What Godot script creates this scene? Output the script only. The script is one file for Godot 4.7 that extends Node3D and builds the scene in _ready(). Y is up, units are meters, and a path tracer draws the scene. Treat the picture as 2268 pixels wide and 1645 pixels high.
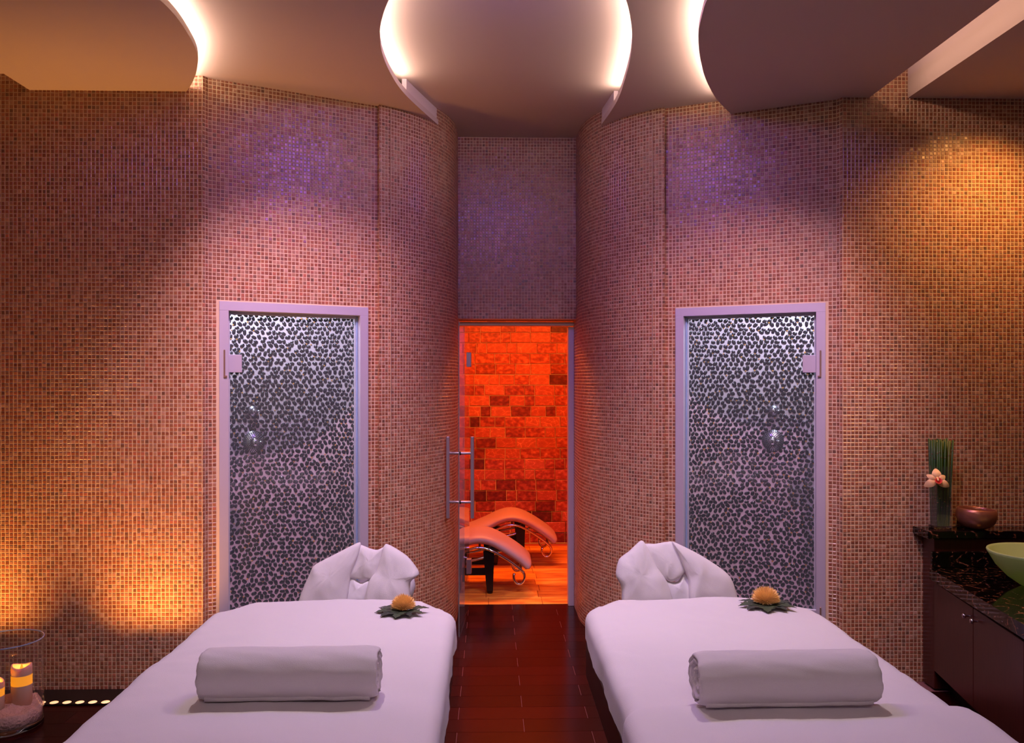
extends Node3D

const TILE := 0.0215          # pitch of the wall mosaic
const MID := 0.388            # mirror of the room: x -> MID - x
const CEIL := 3.28            # underside of the main ceiling
const TOPC := 3.381           # underside of the upper slab, seen in the recess
const SOF := 3.195            # underside of the dropped soffits

var M := {}
var rng := RandomNumberGenerator.new()
var names := {}

# ---------------------------------------------------------------- basic helpers
func numbered(n: String) -> String:
	var k: int = names.get(n, 0)
	names[n] = k + 1
	return n if k == 0 else "%s_%03d" % [n, k]

func ST(smooth := true) -> SurfaceTool:
	var s := SurfaceTool.new()
	s.begin(Mesh.PRIMITIVE_TRIANGLES)
	s.set_smooth_group(0 if smooth else -1)
	return s

func tri(s: SurfaceTool, a: Vector3, b: Vector3, c: Vector3) -> void:
	s.add_vertex(a); s.add_vertex(b); s.add_vertex(c)

func quad(s: SurfaceTool, a: Vector3, b: Vector3, c: Vector3, d: Vector3) -> void:
	tri(s, a, b, c); tri(s, a, c, d)

func mesh_of(s: SurfaceTool) -> ArrayMesh:
	s.generate_normals()
	s.index()
	return s.commit()

func put(mesh: Mesh, called: String, m: Material, parent: Node) -> MeshInstance3D:
	var o := MeshInstance3D.new()
	o.mesh = mesh
	o.material_override = m
	if parent == self:
		o.name = numbered(called)
		add_child(o)
	else:
		o.name = called
		parent.add_child(o, true)
	return o

func fin(s: SurfaceTool, called: String, m: Material, parent: Node) -> MeshInstance3D:
	return put(mesh_of(s), called, m, parent)

func thing(called: String, label: String, category: String, at := Vector3.ZERO, turn := 0.0, group := "") -> Node3D:
	var o := Node3D.new()
	o.name = numbered(called)
	add_child(o)
	o.position = at
	o.rotation.y = turn
	tag(o, label, category, group)
	return o

func tag(o: Node, label: String, category: String, group := "") -> void:
	o.set_meta("label", label)
	o.set_meta("category", category)
	if group != "":
		o.set_meta("group", group)

func structure(o: Node, label := "") -> Node:
	o.set_meta("kind", "structure")
	if label != "":
		o.set_meta("label", label)
	return o

# box with chamfered edges
func box(s: SurfaceTool, c: Vector3, size: Vector3, bev := 0.0, x := Transform3D.IDENTITY) -> void:
	var h := size * 0.5
	var b: float = minf(bev, minf(h.x, minf(h.y, h.z)) * 0.95)
	if b <= 0.0:
		var p := []
		for i in 8:
			p.append(x * (c + Vector3(h.x * (1 if i & 1 else -1), h.y * (1 if i & 2 else -1), h.z * (1 if i & 4 else -1))))
		quad(s, p[4], p[6], p[7], p[5]); quad(s, p[1], p[3], p[2], p[0])
		quad(s, p[5], p[7], p[3], p[1]); quad(s, p[0], p[2], p[6], p[4])
		quad(s, p[2], p[3], p[7], p[6]); quad(s, p[4], p[5], p[1], p[0])
		return
	var pts := {}
	for i in 8:
		var sg := Vector3(1 if i & 1 else -1, 1 if i & 2 else -1, 1 if i & 4 else -1)
		pts[i] = [
			x * (c + Vector3(sg.x * h.x, sg.y * (h.y - b), sg.z * (h.z - b))),
			x * (c + Vector3(sg.x * (h.x - b), sg.y * h.y, sg.z * (h.z - b))),
			x * (c + Vector3(sg.x * (h.x - b), sg.y * (h.y - b), sg.z * h.z))]
	var face := func(a, bb, cc, dd, k): quad(s, pts[a][k], pts[bb][k], pts[cc][k], pts[dd][k])
	face.call(4, 6, 7, 5, 2); face.call(1, 3, 2, 0, 2)
	face.call(5, 7, 3, 1, 0); face.call(0, 2, 6, 4, 0)
	face.call(2, 3, 7, 6, 1); face.call(4, 5, 1, 0, 1)
	# edges: along x (faces y and z), along y (x and z), along z (x and y)
	var out := func(a: Vector3, b1: Vector3, c1: Vector3, d1: Vector3):
		var nn := (c1 - a).cross(b1 - a)
		if nn.dot(x.basis * ((x.affine_inverse() * ((a + c1) * 0.5)) - c)) >= 0.0:
			quad(s, a, b1, c1, d1)
		else:
			quad(s, d1, c1, b1, a)
	for e in [[0, 1], [2, 3], [4, 5], [6, 7]]:
		out.call(pts[e[0]][1], pts[e[1]][1], pts[e[1]][2], pts[e[0]][2])
	for e in [[0, 2], [1, 3], [4, 6], [5, 7]]:
		out.call(pts[e[0]][0], pts[e[1]][0], pts[e[1]][2], pts[e[0]][2])
	for e in [[0, 4], [1, 5], [2, 6], [3, 7]]:
		out.call(pts[e[0]][0], pts[e[1]][0], pts[e[1]][1], pts[e[0]][1])
	for i in 8:
		var a: Vector3 = pts[i][0]
		var b2: Vector3 = pts[i][1]
		var c2: Vector3 = pts[i][2]
		var nn2 := (c2 - a).cross(b2 - a)
		if nn2.dot(a - x * c) >= 0.0:
			tri(s, a, b2, c2)
		else:
			tri(s, a, c2, b2)

# turned shape; profile of (radius, height) from bottom to top
func lathe(s: SurfaceTool, prof: Array, seg := 32, x := Transform3D.IDENTITY) -> void:
	for i in prof.size() - 1:
		var a: Vector2 = prof[i]
		var b: Vector2 = prof[i + 1]
		for j in seg:
			var t0 := TAU * j / seg
			var t1 := TAU * (j + 1) / seg if j < seg - 1 else 0.0
			var p00 := x * Vector3(a.x * cos(t0), a.y, a.x * sin(t0))
			var p01 := x * Vector3(a.x * cos(t1), a.y, a.x * sin(t1))
			var p10 := x * Vector3(b.x * cos(t0), b.y, b.x * sin(t0))
			var p11 := x * Vector3(b.x * cos(t1), b.y, b.x * sin(t1))
			if a.x < 1e-6:
				tri(s, p00, p11, p10)
			elif b.x < 1e-6:
				tri(s, p01, p10, p00)
			else:
				quad(s, p01, p11, p10, p00)

func tube(s: SurfaceTool, pts: Array, r: float, seg := 8, closed := false, r1 := -1.0) -> void:
	var n := pts.size()
	var rings := []
	var up := Vector3.UP
	var t0: Vector3 = (pts[1] - pts[0]).normalized()
	if absf(t0.dot(up)) > 0.9:
		up = Vector3.RIGHT
	var side := t0.cross(up).normalized()
	for i in n:
		var t: Vector3
		if closed:
			t = (pts[(i + 1) % n] - pts[(i + n - 1) % n]).normalized()
		else:
			t = (pts[mini(i + 1, n - 1)] - pts[maxi(i - 1, 0)]).normalized()
		side = (side - t * side.dot(t)).normalized()
		var oth := t.cross(side)
		var ring := []
		var rr := r if r1 < 0.0 else lerpf(r, r1, float(i) / (n - 1))
		for j in seg:
			var an := TAU * j / seg
			ring.append(pts[i] + (side * cos(an) + oth * sin(an)) * rr)
		rings.append(ring)
	for i in (n if closed else n - 1):
		var a: Array = rings[i]
		var b: Array = rings[(i + 1) % n]
		for j in seg:
			var k := (j + 1) % seg
			quad(s, a[j], b[j], b[k], a[k])
	if not closed:
		for j in seg:
			var k := (j + 1) % seg
			tri(s, pts[0], rings[0][j], rings[0][k])
			tri(s, pts[n - 1], rings[n - 1][k], rings[n - 1][j])

# plan polygon (x, z) raised from y0 to y1
func prism(s: SurfaceTool, poly: PackedVector2Array, y0: float, y1: float, x := Transform3D.IDENTITY) -> void:
	var area := 0.0
	for i in poly.size():
		var a := poly[i]
		var b := poly[(i + 1) % poly.size()]
		area += a.x * b.y - b.x * a.y
	var pl := poly.duplicate()
	if area < 0.0:
		pl.reverse()
	var idx := Geometry2D.triangulate_polygon(pl)
	for i in range(0, idx.size(), 3):
		var a := pl[idx[i]]
		var b := pl[idx[i + 1]]
		var c := pl[idx[i + 2]]
		if (b - a).cross(c - a) < 0.0:
			var q := b
			b = c
			c = q
		tri(s, x * Vector3(a.x, y1, a.y), x * Vector3(b.x, y1, b.y), x * Vector3(c.x, y1, c.y))
		tri(s, x * Vector3(a.x, y0, a.y), x * Vector3(c.x, y0, c.y), x * Vector3(b.x, y0, b.y))
	for i in pl.size():
		var a := pl[i]
		var b := pl[(i + 1) % pl.size()]
		quad(s, x * Vector3(b.x, y0, b.y), x * Vector3(b.x, y1, b.y), x * Vector3(a.x, y1, a.y), x * Vector3(a.x, y0, a.y))

func grid(s: SurfaceTool, rows: Array) -> void:
	for i in rows.size() - 1:
		for j in rows[i].size() - 1:
			quad(s, rows[i][j], rows[i + 1][j], rows[i + 1][j + 1], rows[i][j + 1])

func V2(a: Array) -> PackedVector2Array:
	var p := PackedVector2Array()
	for i in range(0, a.size(), 2):
		p.append(Vector2(a[i], a[i + 1]))
	return p

func mirrored(p: PackedVector2Array) -> PackedVector2Array:
	var q := PackedVector2Array()
	for i in range(p.size() - 1, -1, -1):
		q.append(Vector2(MID - p[i].x, p[i].y))
	return q

func smooth_line(p: PackedVector2Array, n := 6) -> PackedVector2Array:
	var c := Curve2D.new()
	for i in p.size():
		var t := (p[mini(i + 1, p.size() - 1)] - p[maxi(i - 1, 0)]) / 6.0
		c.add_point(p[i], -t, t)
	var q := PackedVector2Array()
	for i in p.size() - 1:
		for k in n:
			q.append(c.sample(i, float(k) / n))
	q.append(p[p.size() - 1])
	return q

# ---------------------------------------------------------------- materials
func noise_tex(freq: float, ramp: Array, kind := FastNoiseLite.TYPE_SIMPLEX_SMOOTH, size := 512, seed := 1, oct := 4, ridged := false) -> NoiseTexture2D:
	var n := FastNoiseLite.new()
	n.noise_type = kind
	n.frequency = freq
	n.seed = seed
	n.fractal_octaves = oct
	if ridged:
		n.fractal_type = FastNoiseLite.FRACTAL_RIDGED
	var t := NoiseTexture2D.new()
	t.width = size
	t.height = size
	t.seamless = true
	t.noise = n
	if not ramp.is_empty():
		var g := Gradient.new()
		var off := PackedFloat32Array()
		var col := PackedColorArray()
		for e in ramp:
			off.append(e[0])
			col.append(e[1])
		g.offsets = off
		g.colors = col
		t.color_ramp = g
	return t

func mat(called: String, c: Color, rough := 0.6, metal := 0.0) -> StandardMaterial3D:
	var m := StandardMaterial3D.new()
	m.resource_name = called
	m.albedo_color = c
	m.roughness = rough
	m.metallic = metal
	M[called] = m
	return m

func tex(m: StandardMaterial3D, t: Texture2D, scale: Vector3, world := false) -> void:
	m.albedo_texture = t
	m.uv1_triplanar = true
	m.uv1_world_triplanar = world
	m.uv1_scale = scale

func relief(m: StandardMaterial3D, t: Texture2D, cm: float, scale := Vector3.ZERO, world := false) -> void:
	m.heightmap_enabled = true
	m.heightmap_texture = t
	m.heightmap_scale = cm
	if scale != Vector3.ZERO:
		m.uv1_triplanar = true
		m.uv1_world_triplanar = world
		m.uv1_scale = scale

func glow(m: StandardMaterial3D, c: Color, e: float) -> void:
	m.emission_enabled = true
	m.emission = c
	m.emission_energy_multiplier = e

func materials() -> void:
	mat("plaster", Color(0.82, 0.77, 0.72), 0.75)
	mat("plaster_white", Color(0.86, 0.82, 0.79), 0.7)
	mat("grout", Color(0.84, 0.755, 0.60), 0.8)
	relief(M.grout, noise_tex(0.08, [], FastNoiseLite.TYPE_SIMPLEX, 256, 3), 0.05, Vector3(6, 6, 6), true)
	var tile := mat("tile", Color.WHITE, 0.30)
	tile.vertex_color_use_as_albedo = true
	tile.metallic_specular = 0.6
	var k := 0
	for c in palette():
		var v := mat("tile%d" % k, Color(c.r, c.g, c.b).linear_to_srgb(), 0.30)
		v.metallic_specular = 0.6
		k += 1
	var fabric := noise_tex(0.33, [], FastNoiseLite.TYPE_SIMPLEX, 512, 9, 4)
	mat("terry", Color(0.87, 0.845, 0.845), 0.95)
	relief(M.terry, fabric, 0.12, Vector3(3.2, 3.2, 3.2), true)
	M.terry.rim_enabled = true
	M.terry.rim = 0.35
	mat("blanket", Color(0.87, 0.845, 0.85), 0.95)
	relief(M.blanket, fabric, 0.07, Vector3(2.4, 2.4, 2.4), true)
	M.blanket.rim_enabled = true
	M.blanket.rim = 0.3
	mat("sheet", Color(0.88, 0.86, 0.87), 0.8)
	mat("satin", Color(0.80, 0.79, 0.81), 0.38, 0.35)
	mat("bronze", Color(0.62, 0.52, 0.42), 0.35, 0.5)
	mat("steel", Color(0.74, 0.72, 0.74), 0.36, 0.85)
	mat("chrome", Color(0.85, 0.85, 0.88), 0.06, 1.0)
	mat("plate", Color(0.78, 0.78, 0.82), 0.25, 1.0)
	mat("black", Color(0.02, 0.018, 0.018), 0.35)
	mat("black_wood", Color(0.014, 0.011, 0.011), 0.35)
	var pane := mat("pane", Color(0.90, 1.0, 0.97, 0.06), 0.02)
	pane.transparency = BaseMaterial3D.TRANSPARENCY_ALPHA
	var thin := mat("thin_glass", Color(0.95, 1.0, 0.98, 0.015), 0.01)
	thin.transparency = BaseMaterial3D.TRANSPARENCY_ALPHA
	var edge := mat("glass_edge", Color(0.62, 0.76, 0.88, 0.5), 0.05)
	edge.transparency = BaseMaterial3D.TRANSPARENCY_ALPHA
	mat("clear_edge", Color(0.42, 0.44, 0.42), 0.15)
	var cl := mat("clear", Color(1, 1, 1, 0.0), 0.0)
	cl.transparency = BaseMaterial3D.TRANSPARENCY_ALPHA
	cl.refraction_enabled = true
	cl.refraction_scale = 0.05
	var wt := mat("water", Color(0.93, 0.97, 0.95, 0.0), 0.0)
	wt.transparency = BaseMaterial3D.TRANSPARENCY_ALPHA
	wt.refraction_enabled = true
	wt.refraction_scale = 0.033
	# woods
	var grain := noise_tex(0.02, [[0.0, Color(0.70, 0.62, 0.60)], [0.5, Color(0.92, 0.90, 0.90)], [1.0, Color(1, 1, 1)]], FastNoiseLite.TYPE_SIMPLEX_SMOOTH, 512, 5, 5)
	for i in 4:
		var pc: Color = [Color(0.150, 0.030, 0.028), Color(0.175, 0.034, 0.031), Color(0.130, 0.027, 0.026), Color(0.190, 0.040, 0.036)][i]
		var pm := mat("plank%d" % i, pc, 0.20)
		pm.metallic_specular = 0.28
		tex(pm, grain, Vector3(0.6, 1.0, 9.0), true)
	mat("floor_joint", Color(0.50, 0.32, 0.30), 0.8)
	mat("cabinet", Color(0.29, 0.115, 0.075), 0.3)
	tex(M.cabinet, grain, Vector3(9.0, 0.5, 9.0))
	mat("marble", Color(1, 1, 1), 0.08)
	tex(M.marble, noise_tex(0.007, [[0.0, Color(0.02, 0.016, 0.014)], [0.60, Color(0.045, 0.033, 0.028)], [0.72, Color(0.14, 0.08, 0.055)], [0.83, Color(0.52, 0.31, 0.21)], [0.93, Color(0.62, 0.46, 0.38)], [1.0, Color(0.75, 0.66, 0.62)]], FastNoiseLite.TYPE_SIMPLEX, 1024, 12, 5, true), Vector3(1.3, 1.3, 1.3), true)
	# showers
	mat("pebble_grout", Color(0.76, 0.66, 0.67), 0.8)
	relief(M.pebble_grout, noise_tex(0.06, [], FastNoiseLite.TYPE_SIMPLEX, 256, 8), 0.1, Vector3(6, 6, 6), true)
	var pcs := [Color(0.030, 0.034, 0.040), Color(0.018, 0.020, 0.024), Color(0.045, 0.046, 0.050), Color(0.065, 0.060, 0.054)]
	for i in 4:
		mat("pebble%d" % i, pcs[i], 0.10)
	var peb := mat("pebble", Color.WHITE, 0.10)
	peb.vertex_color_use_as_albedo = true
	mat("amber_chip", Color(0.78, 0.52, 0.20), 0.4)
	mat("shower_paint", Color(0.75, 0.73, 0.72), 0.6)
	# salt room
	var st := noise_tex(0.012, [[0.0, Color(0.52, 0.24, 0.17)], [0.4, Color(0.66, 0.34, 0.24)], [0.62, Color(0.76, 0.44, 0.30)], [0.82, Color(0.86, 0.55, 0.40)], [1.0, Color(0.98, 0.75, 0.58)]], FastNoiseLite.TYPE_SIMPLEX_SMOOTH, 512, 21, 6)
	var ridge := noise_tex(0.008, [[0.0, Color(0.62, 0.32, 0.22)], [0.70, Color(0.72, 0.40, 0.28)], [0.88, Color(0.88, 0.58, 0.42)], [1.0, Color(1.0, 0.78, 0.60)]], FastNoiseLite.TYPE_SIMPLEX, 512, 27, 4, true)
	for i in 6:
		var sc: Color = [Color(0.95, 0.85, 0.80), Color(0.78, 0.62, 0.56), Color(0.64, 0.46, 0.42), Color(1.0, 0.96, 0.92), Color(0.88, 0.74, 0.68), Color(0.50, 0.34, 0.32)][i]
		var sm := mat("salt%d" % i, sc, 0.45)
		tex(sm, ridge if i in [0, 3] else st, Vector3(2.3, 3.1, 2.3), true)
		relief(sm, st, 0.15)
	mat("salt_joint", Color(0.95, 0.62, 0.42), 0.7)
	glow(M.salt_joint, Color(1.0, 0.46, 0.17), 0.42)  # joints made to glow, standing in for backlight leaking between the bricks
	mat("salt_plain", Color(0.72, 0.36, 0.26), 0.6)
	var fl := noise_tex(0.011, [[0.0, Color(0.78, 0.52, 0.26)], [0.38, Color(0.90, 0.68, 0.32)], [0.6, Color(0.97, 0.80, 0.38)], [1.0, Color(1.0, 0.90, 0.50)]], FastNoiseLite.TYPE_SIMPLEX_SMOOTH, 512, 33, 5)
	for i in 3:
		var fm := mat("salt_floor%d" % i, [Color(0.92, 0.82, 0.62), Color(1, 0.92, 0.70), Color(0.80, 0.66, 0.50)][i], 0.4)
		tex(fm, fl, Vector3(0.45, 1.0, 2.2), true)
	mat("leather", Color(0.70, 0.60, 0.56), 0.42)
	# things
	mat("leaf", Color(0.24, 0.30, 0.20), 0.55)
	mat("leaf_dark", Color(0.20, 0.235, 0.19), 0.55)
	mat("petal_orange", Color(1.0, 0.83, 0.52), 0.7)
	mat("stem", Color(0.14, 0.30, 0.06), 0.4)
	mat("stem_light", Color(0.30, 0.38, 0.09), 0.4)
	mat("stem_node", Color(0.42, 0.34, 0.22), 0.6)
	mat("orchid", Color(0.95, 0.80, 0.56), 0.5)
	mat("orchid_lip", Color(0.80, 0.22, 0.16), 0.5)
	mat("orchid_heart", Color(0.98, 0.86, 0.62), 0.5)
	mat("copper", Color(0.70, 0.47, 0.36), 0.34, 0.65)
	relief(M.copper, noise_tex(0.02, [], FastNoiseLite.TYPE_CELLULAR, 256, 4, 1), 0.12, Vector3(5, 5, 5))
	var gr := mat("green_glass", Color(0.74, 0.84, 0.58, 0.35), 0.35)
	gr.backlight_enabled = true
	gr.backlight = Color(0.62, 0.75, 0.48)
	gr.albedo_color.a = 1.0
	mat("wax", Color(0.86, 0.74, 0.62), 0.55)
	M.wax.subsurf_scatter_enabled = true
	M.wax.subsurf_scatter_strength = 0.3
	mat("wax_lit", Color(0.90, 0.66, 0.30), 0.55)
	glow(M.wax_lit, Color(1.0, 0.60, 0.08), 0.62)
	mat("sand", Color(0.74, 0.60, 0.52), 0.95)
	relief(M.sand, noise_tex(0.05, [], FastNoiseLite.TYPE_SIMPLEX, 256, 6, 5), 0.6, Vector3(4, 4, 4))
	# lamps
	mat("led", Color(1, 0.9, 0.85), 0.5)
	glow(M.led, Color(1.0, 0.80, 0.72), 2.0)
	mat("lamp_purple", Color(0.9, 0.85, 1), 0.4)
	glow(M.lamp_purple, Color(0.50, 0.18, 1.0), 6.0)
	mat("lamp_pink", Color(1, 0.92, 0.92), 0.4)
	glow(M.lamp_pink, Color(1.0, 0.72, 0.72), 5.0)
	mat("added_fill", Color(1, 0.95, 0.97), 0.4)
	glow(M.added_fill, Color(1.0, 0.84, 0.90), 2.0)
	mat("lamp_amber", Color(1, 0.85, 0.6), 0.4)
	glow(M.lamp_amber, Color(1.0, 0.66, 0.32), 6.0)
	mat("lamp_dot", Color(1, 0.9, 0.75), 0.4)
	glow(M.lamp_dot, Color(1.0, 0.72, 0.46), 1.1)
	mat("lamp_cool", Color(0.9, 0.95, 1), 0.4)
	glow(M.lamp_cool, Color(0.72, 0.86, 1.0), 5.0)
	mat("lamp_salt", Color(1, 0.6, 0.4), 0.5)
	glow(M.lamp_salt, Color(1.0, 0.20, 0.03), 3.0)
	mat("outer_paint", Color(0.42, 0.29, 0.24), 0.8)

func palette() -> Array:
	# linear base colours of the glazed mosaic
	return [Color(0.30, 0.112, 0.050), Color(0.34, 0.142, 0.066), Color(0.26, 0.092, 0.042), Color(0.39, 0.200, 0.112), Color(0.32, 0.165, 0.090), Color(0.20, 0.100, 0.054), Color(0.37, 0.128, 0.066), Color(0.43, 0.245, 0.145)]

# ---------------------------------------------------------------- lights
func area_light(called: String, at: Vector3, towards: Vector3, size: Vector2, c: Color, e: float) -> void:
	var l := AreaLight3D.new()
	l.name = numbered(called)
	add_child(l)
	l.area_size = size
	l.light_color = c
	l.light_energy = e
	l.shadow_enabled = true
	l.position = at
	var up := Vector3.UP if absf(towards.normalized().y) < 0.95 else Vector3.BACK
	l.basis = Basis.looking_at(towards, up)

func strip_light(a: Vector3, b: Vector3, w: float, out: Vector3, c: Color, e: float) -> void:
	# a tape between two points at one height that shines up and out over the edge
	var l := AreaLight3D.new()
	l.name = numbered("cove_strip_light")
	add_child(l)
	l.area_size = Vector2((b - a).length(), w)
	l.light_color = c
	l.light_energy = e
	l.shadow_enabled = true
	l.position = (a + b) * 0.5
	var t := (b - a).normalized()
	var zz := -(out + Vector3.UP).normalized()
	zz = (zz - t * zz.dot(t)).normalized()
	l.basis = Basis(t, zz.cross(t).normalized(), zz)

func spot(called: String, at: Vector3, to: Vector3, angle: float, c: Color, e: float, size := 0.04, soft := 1.0) -> void:
	var l := SpotLight3D.new()
	l.name = numbered(called)
	add_child(l)
	l.position = at
	var d := to - at
	l.basis = Basis.looking_at(d, Vector3.UP if absf(d.normalized().y) < 0.98 else Vector3.BACK)
	l.spot_angle = angle
	l.spot_angle_attenuation = soft
	l.spot_range = 12.0
	l.spot_attenuation = 2.0
	l.light_color = c
	l.light_energy = e
	l.light_size = size
	l.shadow_enabled = true

func omni(called: String, at: Vector3, c: Color, e: float, size := 0.05) -> void:
	var l := OmniLight3D.new()
	l.name = numbered(called)
	add_child(l)
	l.position = at
	l.light_color = c
	l.light_energy = e
	l.light_size = size
	l.omni_range = 12.0
	l.omni_attenuation = 2.0
	l.shadow_enabled = true

func downlight(label: String, at: Vector3, r: float, m: Material) -> Node3D:
	var o := thing("downlight", label, "downlight", at)
	var s := ST()
	lathe(s, [Vector2(r * 1.25, 0.0), Vector2(r * 1.25, -0.006), Vector2(r * 1.02, -0.008), Vector2(r, 0.0)], 32)
	fin(s, "trim_ring", M.plaster_white, o)
	s = ST(false)
	lathe(s, [Vector2(0.0, -0.004), Vector2(r * 0.98, -0.004), Vector2(r * 0.98, 0.0), Vector2(0, 0.0)], 32)
	fin(s, "lens", m, o)
	return o

# ---------------------------------------------------------------- setup
func setup() -> void:
	var cam := Camera3D.new()
	cam.name = "camera"
	add_child(cam)
	cam.position = Vector3(0, 1.65, 0)
	cam.rotation_degrees = Vector3(0, -1.517, 0)
	var near := 0.05
	cam.set_frustum(near * 1645.0 / 1850.0, Vector2(0, near * 19.5 / 1850.0), near, 60.0)
	cam.current = true
	var we := WorldEnvironment.new()
	we.name = "environment"
	add_child(we)
	var e := Environment.new()
	e.background_mode = Environment.BG_COLOR
	e.background_color = Color(0, 0, 0)
	e.tonemap_mode = Environment.TONE_MAPPER_LINEAR
	e.tonemap_exposure = 1.13
	e.sdfgi_enabled = true
	e.ssao_enabled = true
	e.ssil_enabled = true
	we.environment = e

func room_lights() -> void:
	# purple panel in the ceiling recess, above the space between the beds
	var pp := thing("ceiling_light_panel", "square purple light panel in the egg-shaped ceiling recess", "light panel", Vector3(0.09, TOPC, -3.46))
	var ps := ST(false)
	box(ps, Vector3(0, -0.006, 0), Vector3(0.56, 0.012, 0.36), 0.003)
	fin(ps, "frame", M.plaster_white, pp)
	ps = ST(false)
	box(ps, Vector3(0, -0.013, 0), Vector3(0.50, 0.004, 0.30))
	fin(ps, "diffuser", M.lamp_purple, pp)
	area_light("purple_panel_light", Vector3(0.09, TOPC - 0.018, -3.46), Vector3(0, -1, -0.25), Vector2(0.50, 0.30), Color(0.62, 0.42, 1.0), 3.4)
	# unseen soft panel behind the viewer, added as fill for beds and towels
	var fp := thing("ceiling_light_panel", "large pale pink fill light panel added in the ceiling over the bed foot ends", "light panel", Vector3(0.2, CEIL, 0.4))
	var fs := ST(false)
	box(fs, Vector3(0, -0.008, 0), Vector3(1.56, 0.016, 0.86), 0.003)
	fin(fs, "frame", M.plaster_white, fp)
	fs = ST(false)
	box(fs, Vector3(0, -0.017, 0), Vector3(1.5, 0.004, 0.8))
	fin(fs, "diffuser", M.added_fill, fp)
	area_light("added_foot_fill_light", Vector3(0.2, CEIL - 0.022, 0.4), Vector3(0, -1, -0.35), Vector2(1.5, 0.8), Color(1.0, 0.90, 0.92), 2.7)
	# pinkish downlights over the head ends of the two beds, and accents on the shower walls
	for b in [[-0.58, -1.00, "candle vase"], [0.80, MID + 1.00, "marble vanity"]]:
		var p := Vector3(b[0], CEIL, -3.10)
		downlight("round pinkish ceiling downlight above the bed beside the " + b[2], p, 0.06, M.lamp_pink)
		spot("bed_lamp", p + Vector3(0, -0.012, 0), Vector3(b[0], 0.8, -3.30), 56.0, Color(1.0, 0.91, 0.92), 2.7, 0.05)
		p = Vector3(b[1], CEIL if b[1] < 0.0 else SOF, -3.44 if b[1] < 0.0 else -3.24)
		downlight("round pinkish accent downlight aimed at the shower wall beside the " + b[2], p, 0.05, M.lamp_pink)
		spot("accent_lamp", p + Vector3(0, -0.012, 0), Vector3(-0.80 if b[1] < 0.0 else MID + 0.80, 1.05, -4.9), 38.0, Color(1.0, 0.77, 0.92), 8.5 if b[1] < 0.0 else 6.8, 0.05)
	# amber wall washer by the vanity
	downlight("round amber ceiling downlight above the marble vanity", Vector3(2.78, SOF, -4.02), 0.05, M.lamp_amber)
	spot("vanity_lamp", Vector3(2.78, SOF - 0.012, -4.02), Vector3(2.55, 1.4, -4.5), 58.0, Color(1.0, 0.70, 0.38), 2.6, 0.05)
	# cool lamps in the showers
	for i in 2:
		var x0 := -1.50 if i == 0 else MID + 1.50
		area_light("shower_lamp", Vector3(x0, 2.415, -5.16), Vector3(0, -1, 0), Vector2(0.16, 0.16), Color(0.80, 0.86, 1.0), 1.9)
	# salt room
	area_light("salt_room_lamp", Vector3(0.2, 2.52, -7.35), Vector3(0, -1, 0), Vector2(1.6, 0.5), Color(1.0, 0.48, 0.18), 7.0)

# ---------------------------------------------------------------- tiled walls
func path_at(p: PackedVector2Array, cum: PackedFloat32Array, s: float) -> Array:
	var i := 0
	while i < p.size() - 2 and cum[i + 1] < s:
		i += 1
	var t := (p[i + 1] - p[i]).normalized()
	return [p[i] + t * (s - cum[i]), t]

func tile_mesh() -> ArrayMesh:
	var s := ST(false)
	var a := 0.0089
	var b := 0.0068
	var z := 0.0018
	var o := [Vector3(-a, -a, 0), Vector3(-a, a, 0), Vector3(a, a, 0), Vector3(a, -a, 0)]
	var q := [Vector3(-b, -b, z), Vector3(-b, b, z), Vector3(b, b, z), Vector3(b, -b, z)]
	quad(s, q[0], q[1], q[2], q[3])
	for i in 4:
		var k := (i + 1) % 4
		quad(s, o[i], o[k], q[k], q[i])
	return mesh_of(s)

var the_tile: ArrayMesh

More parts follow.
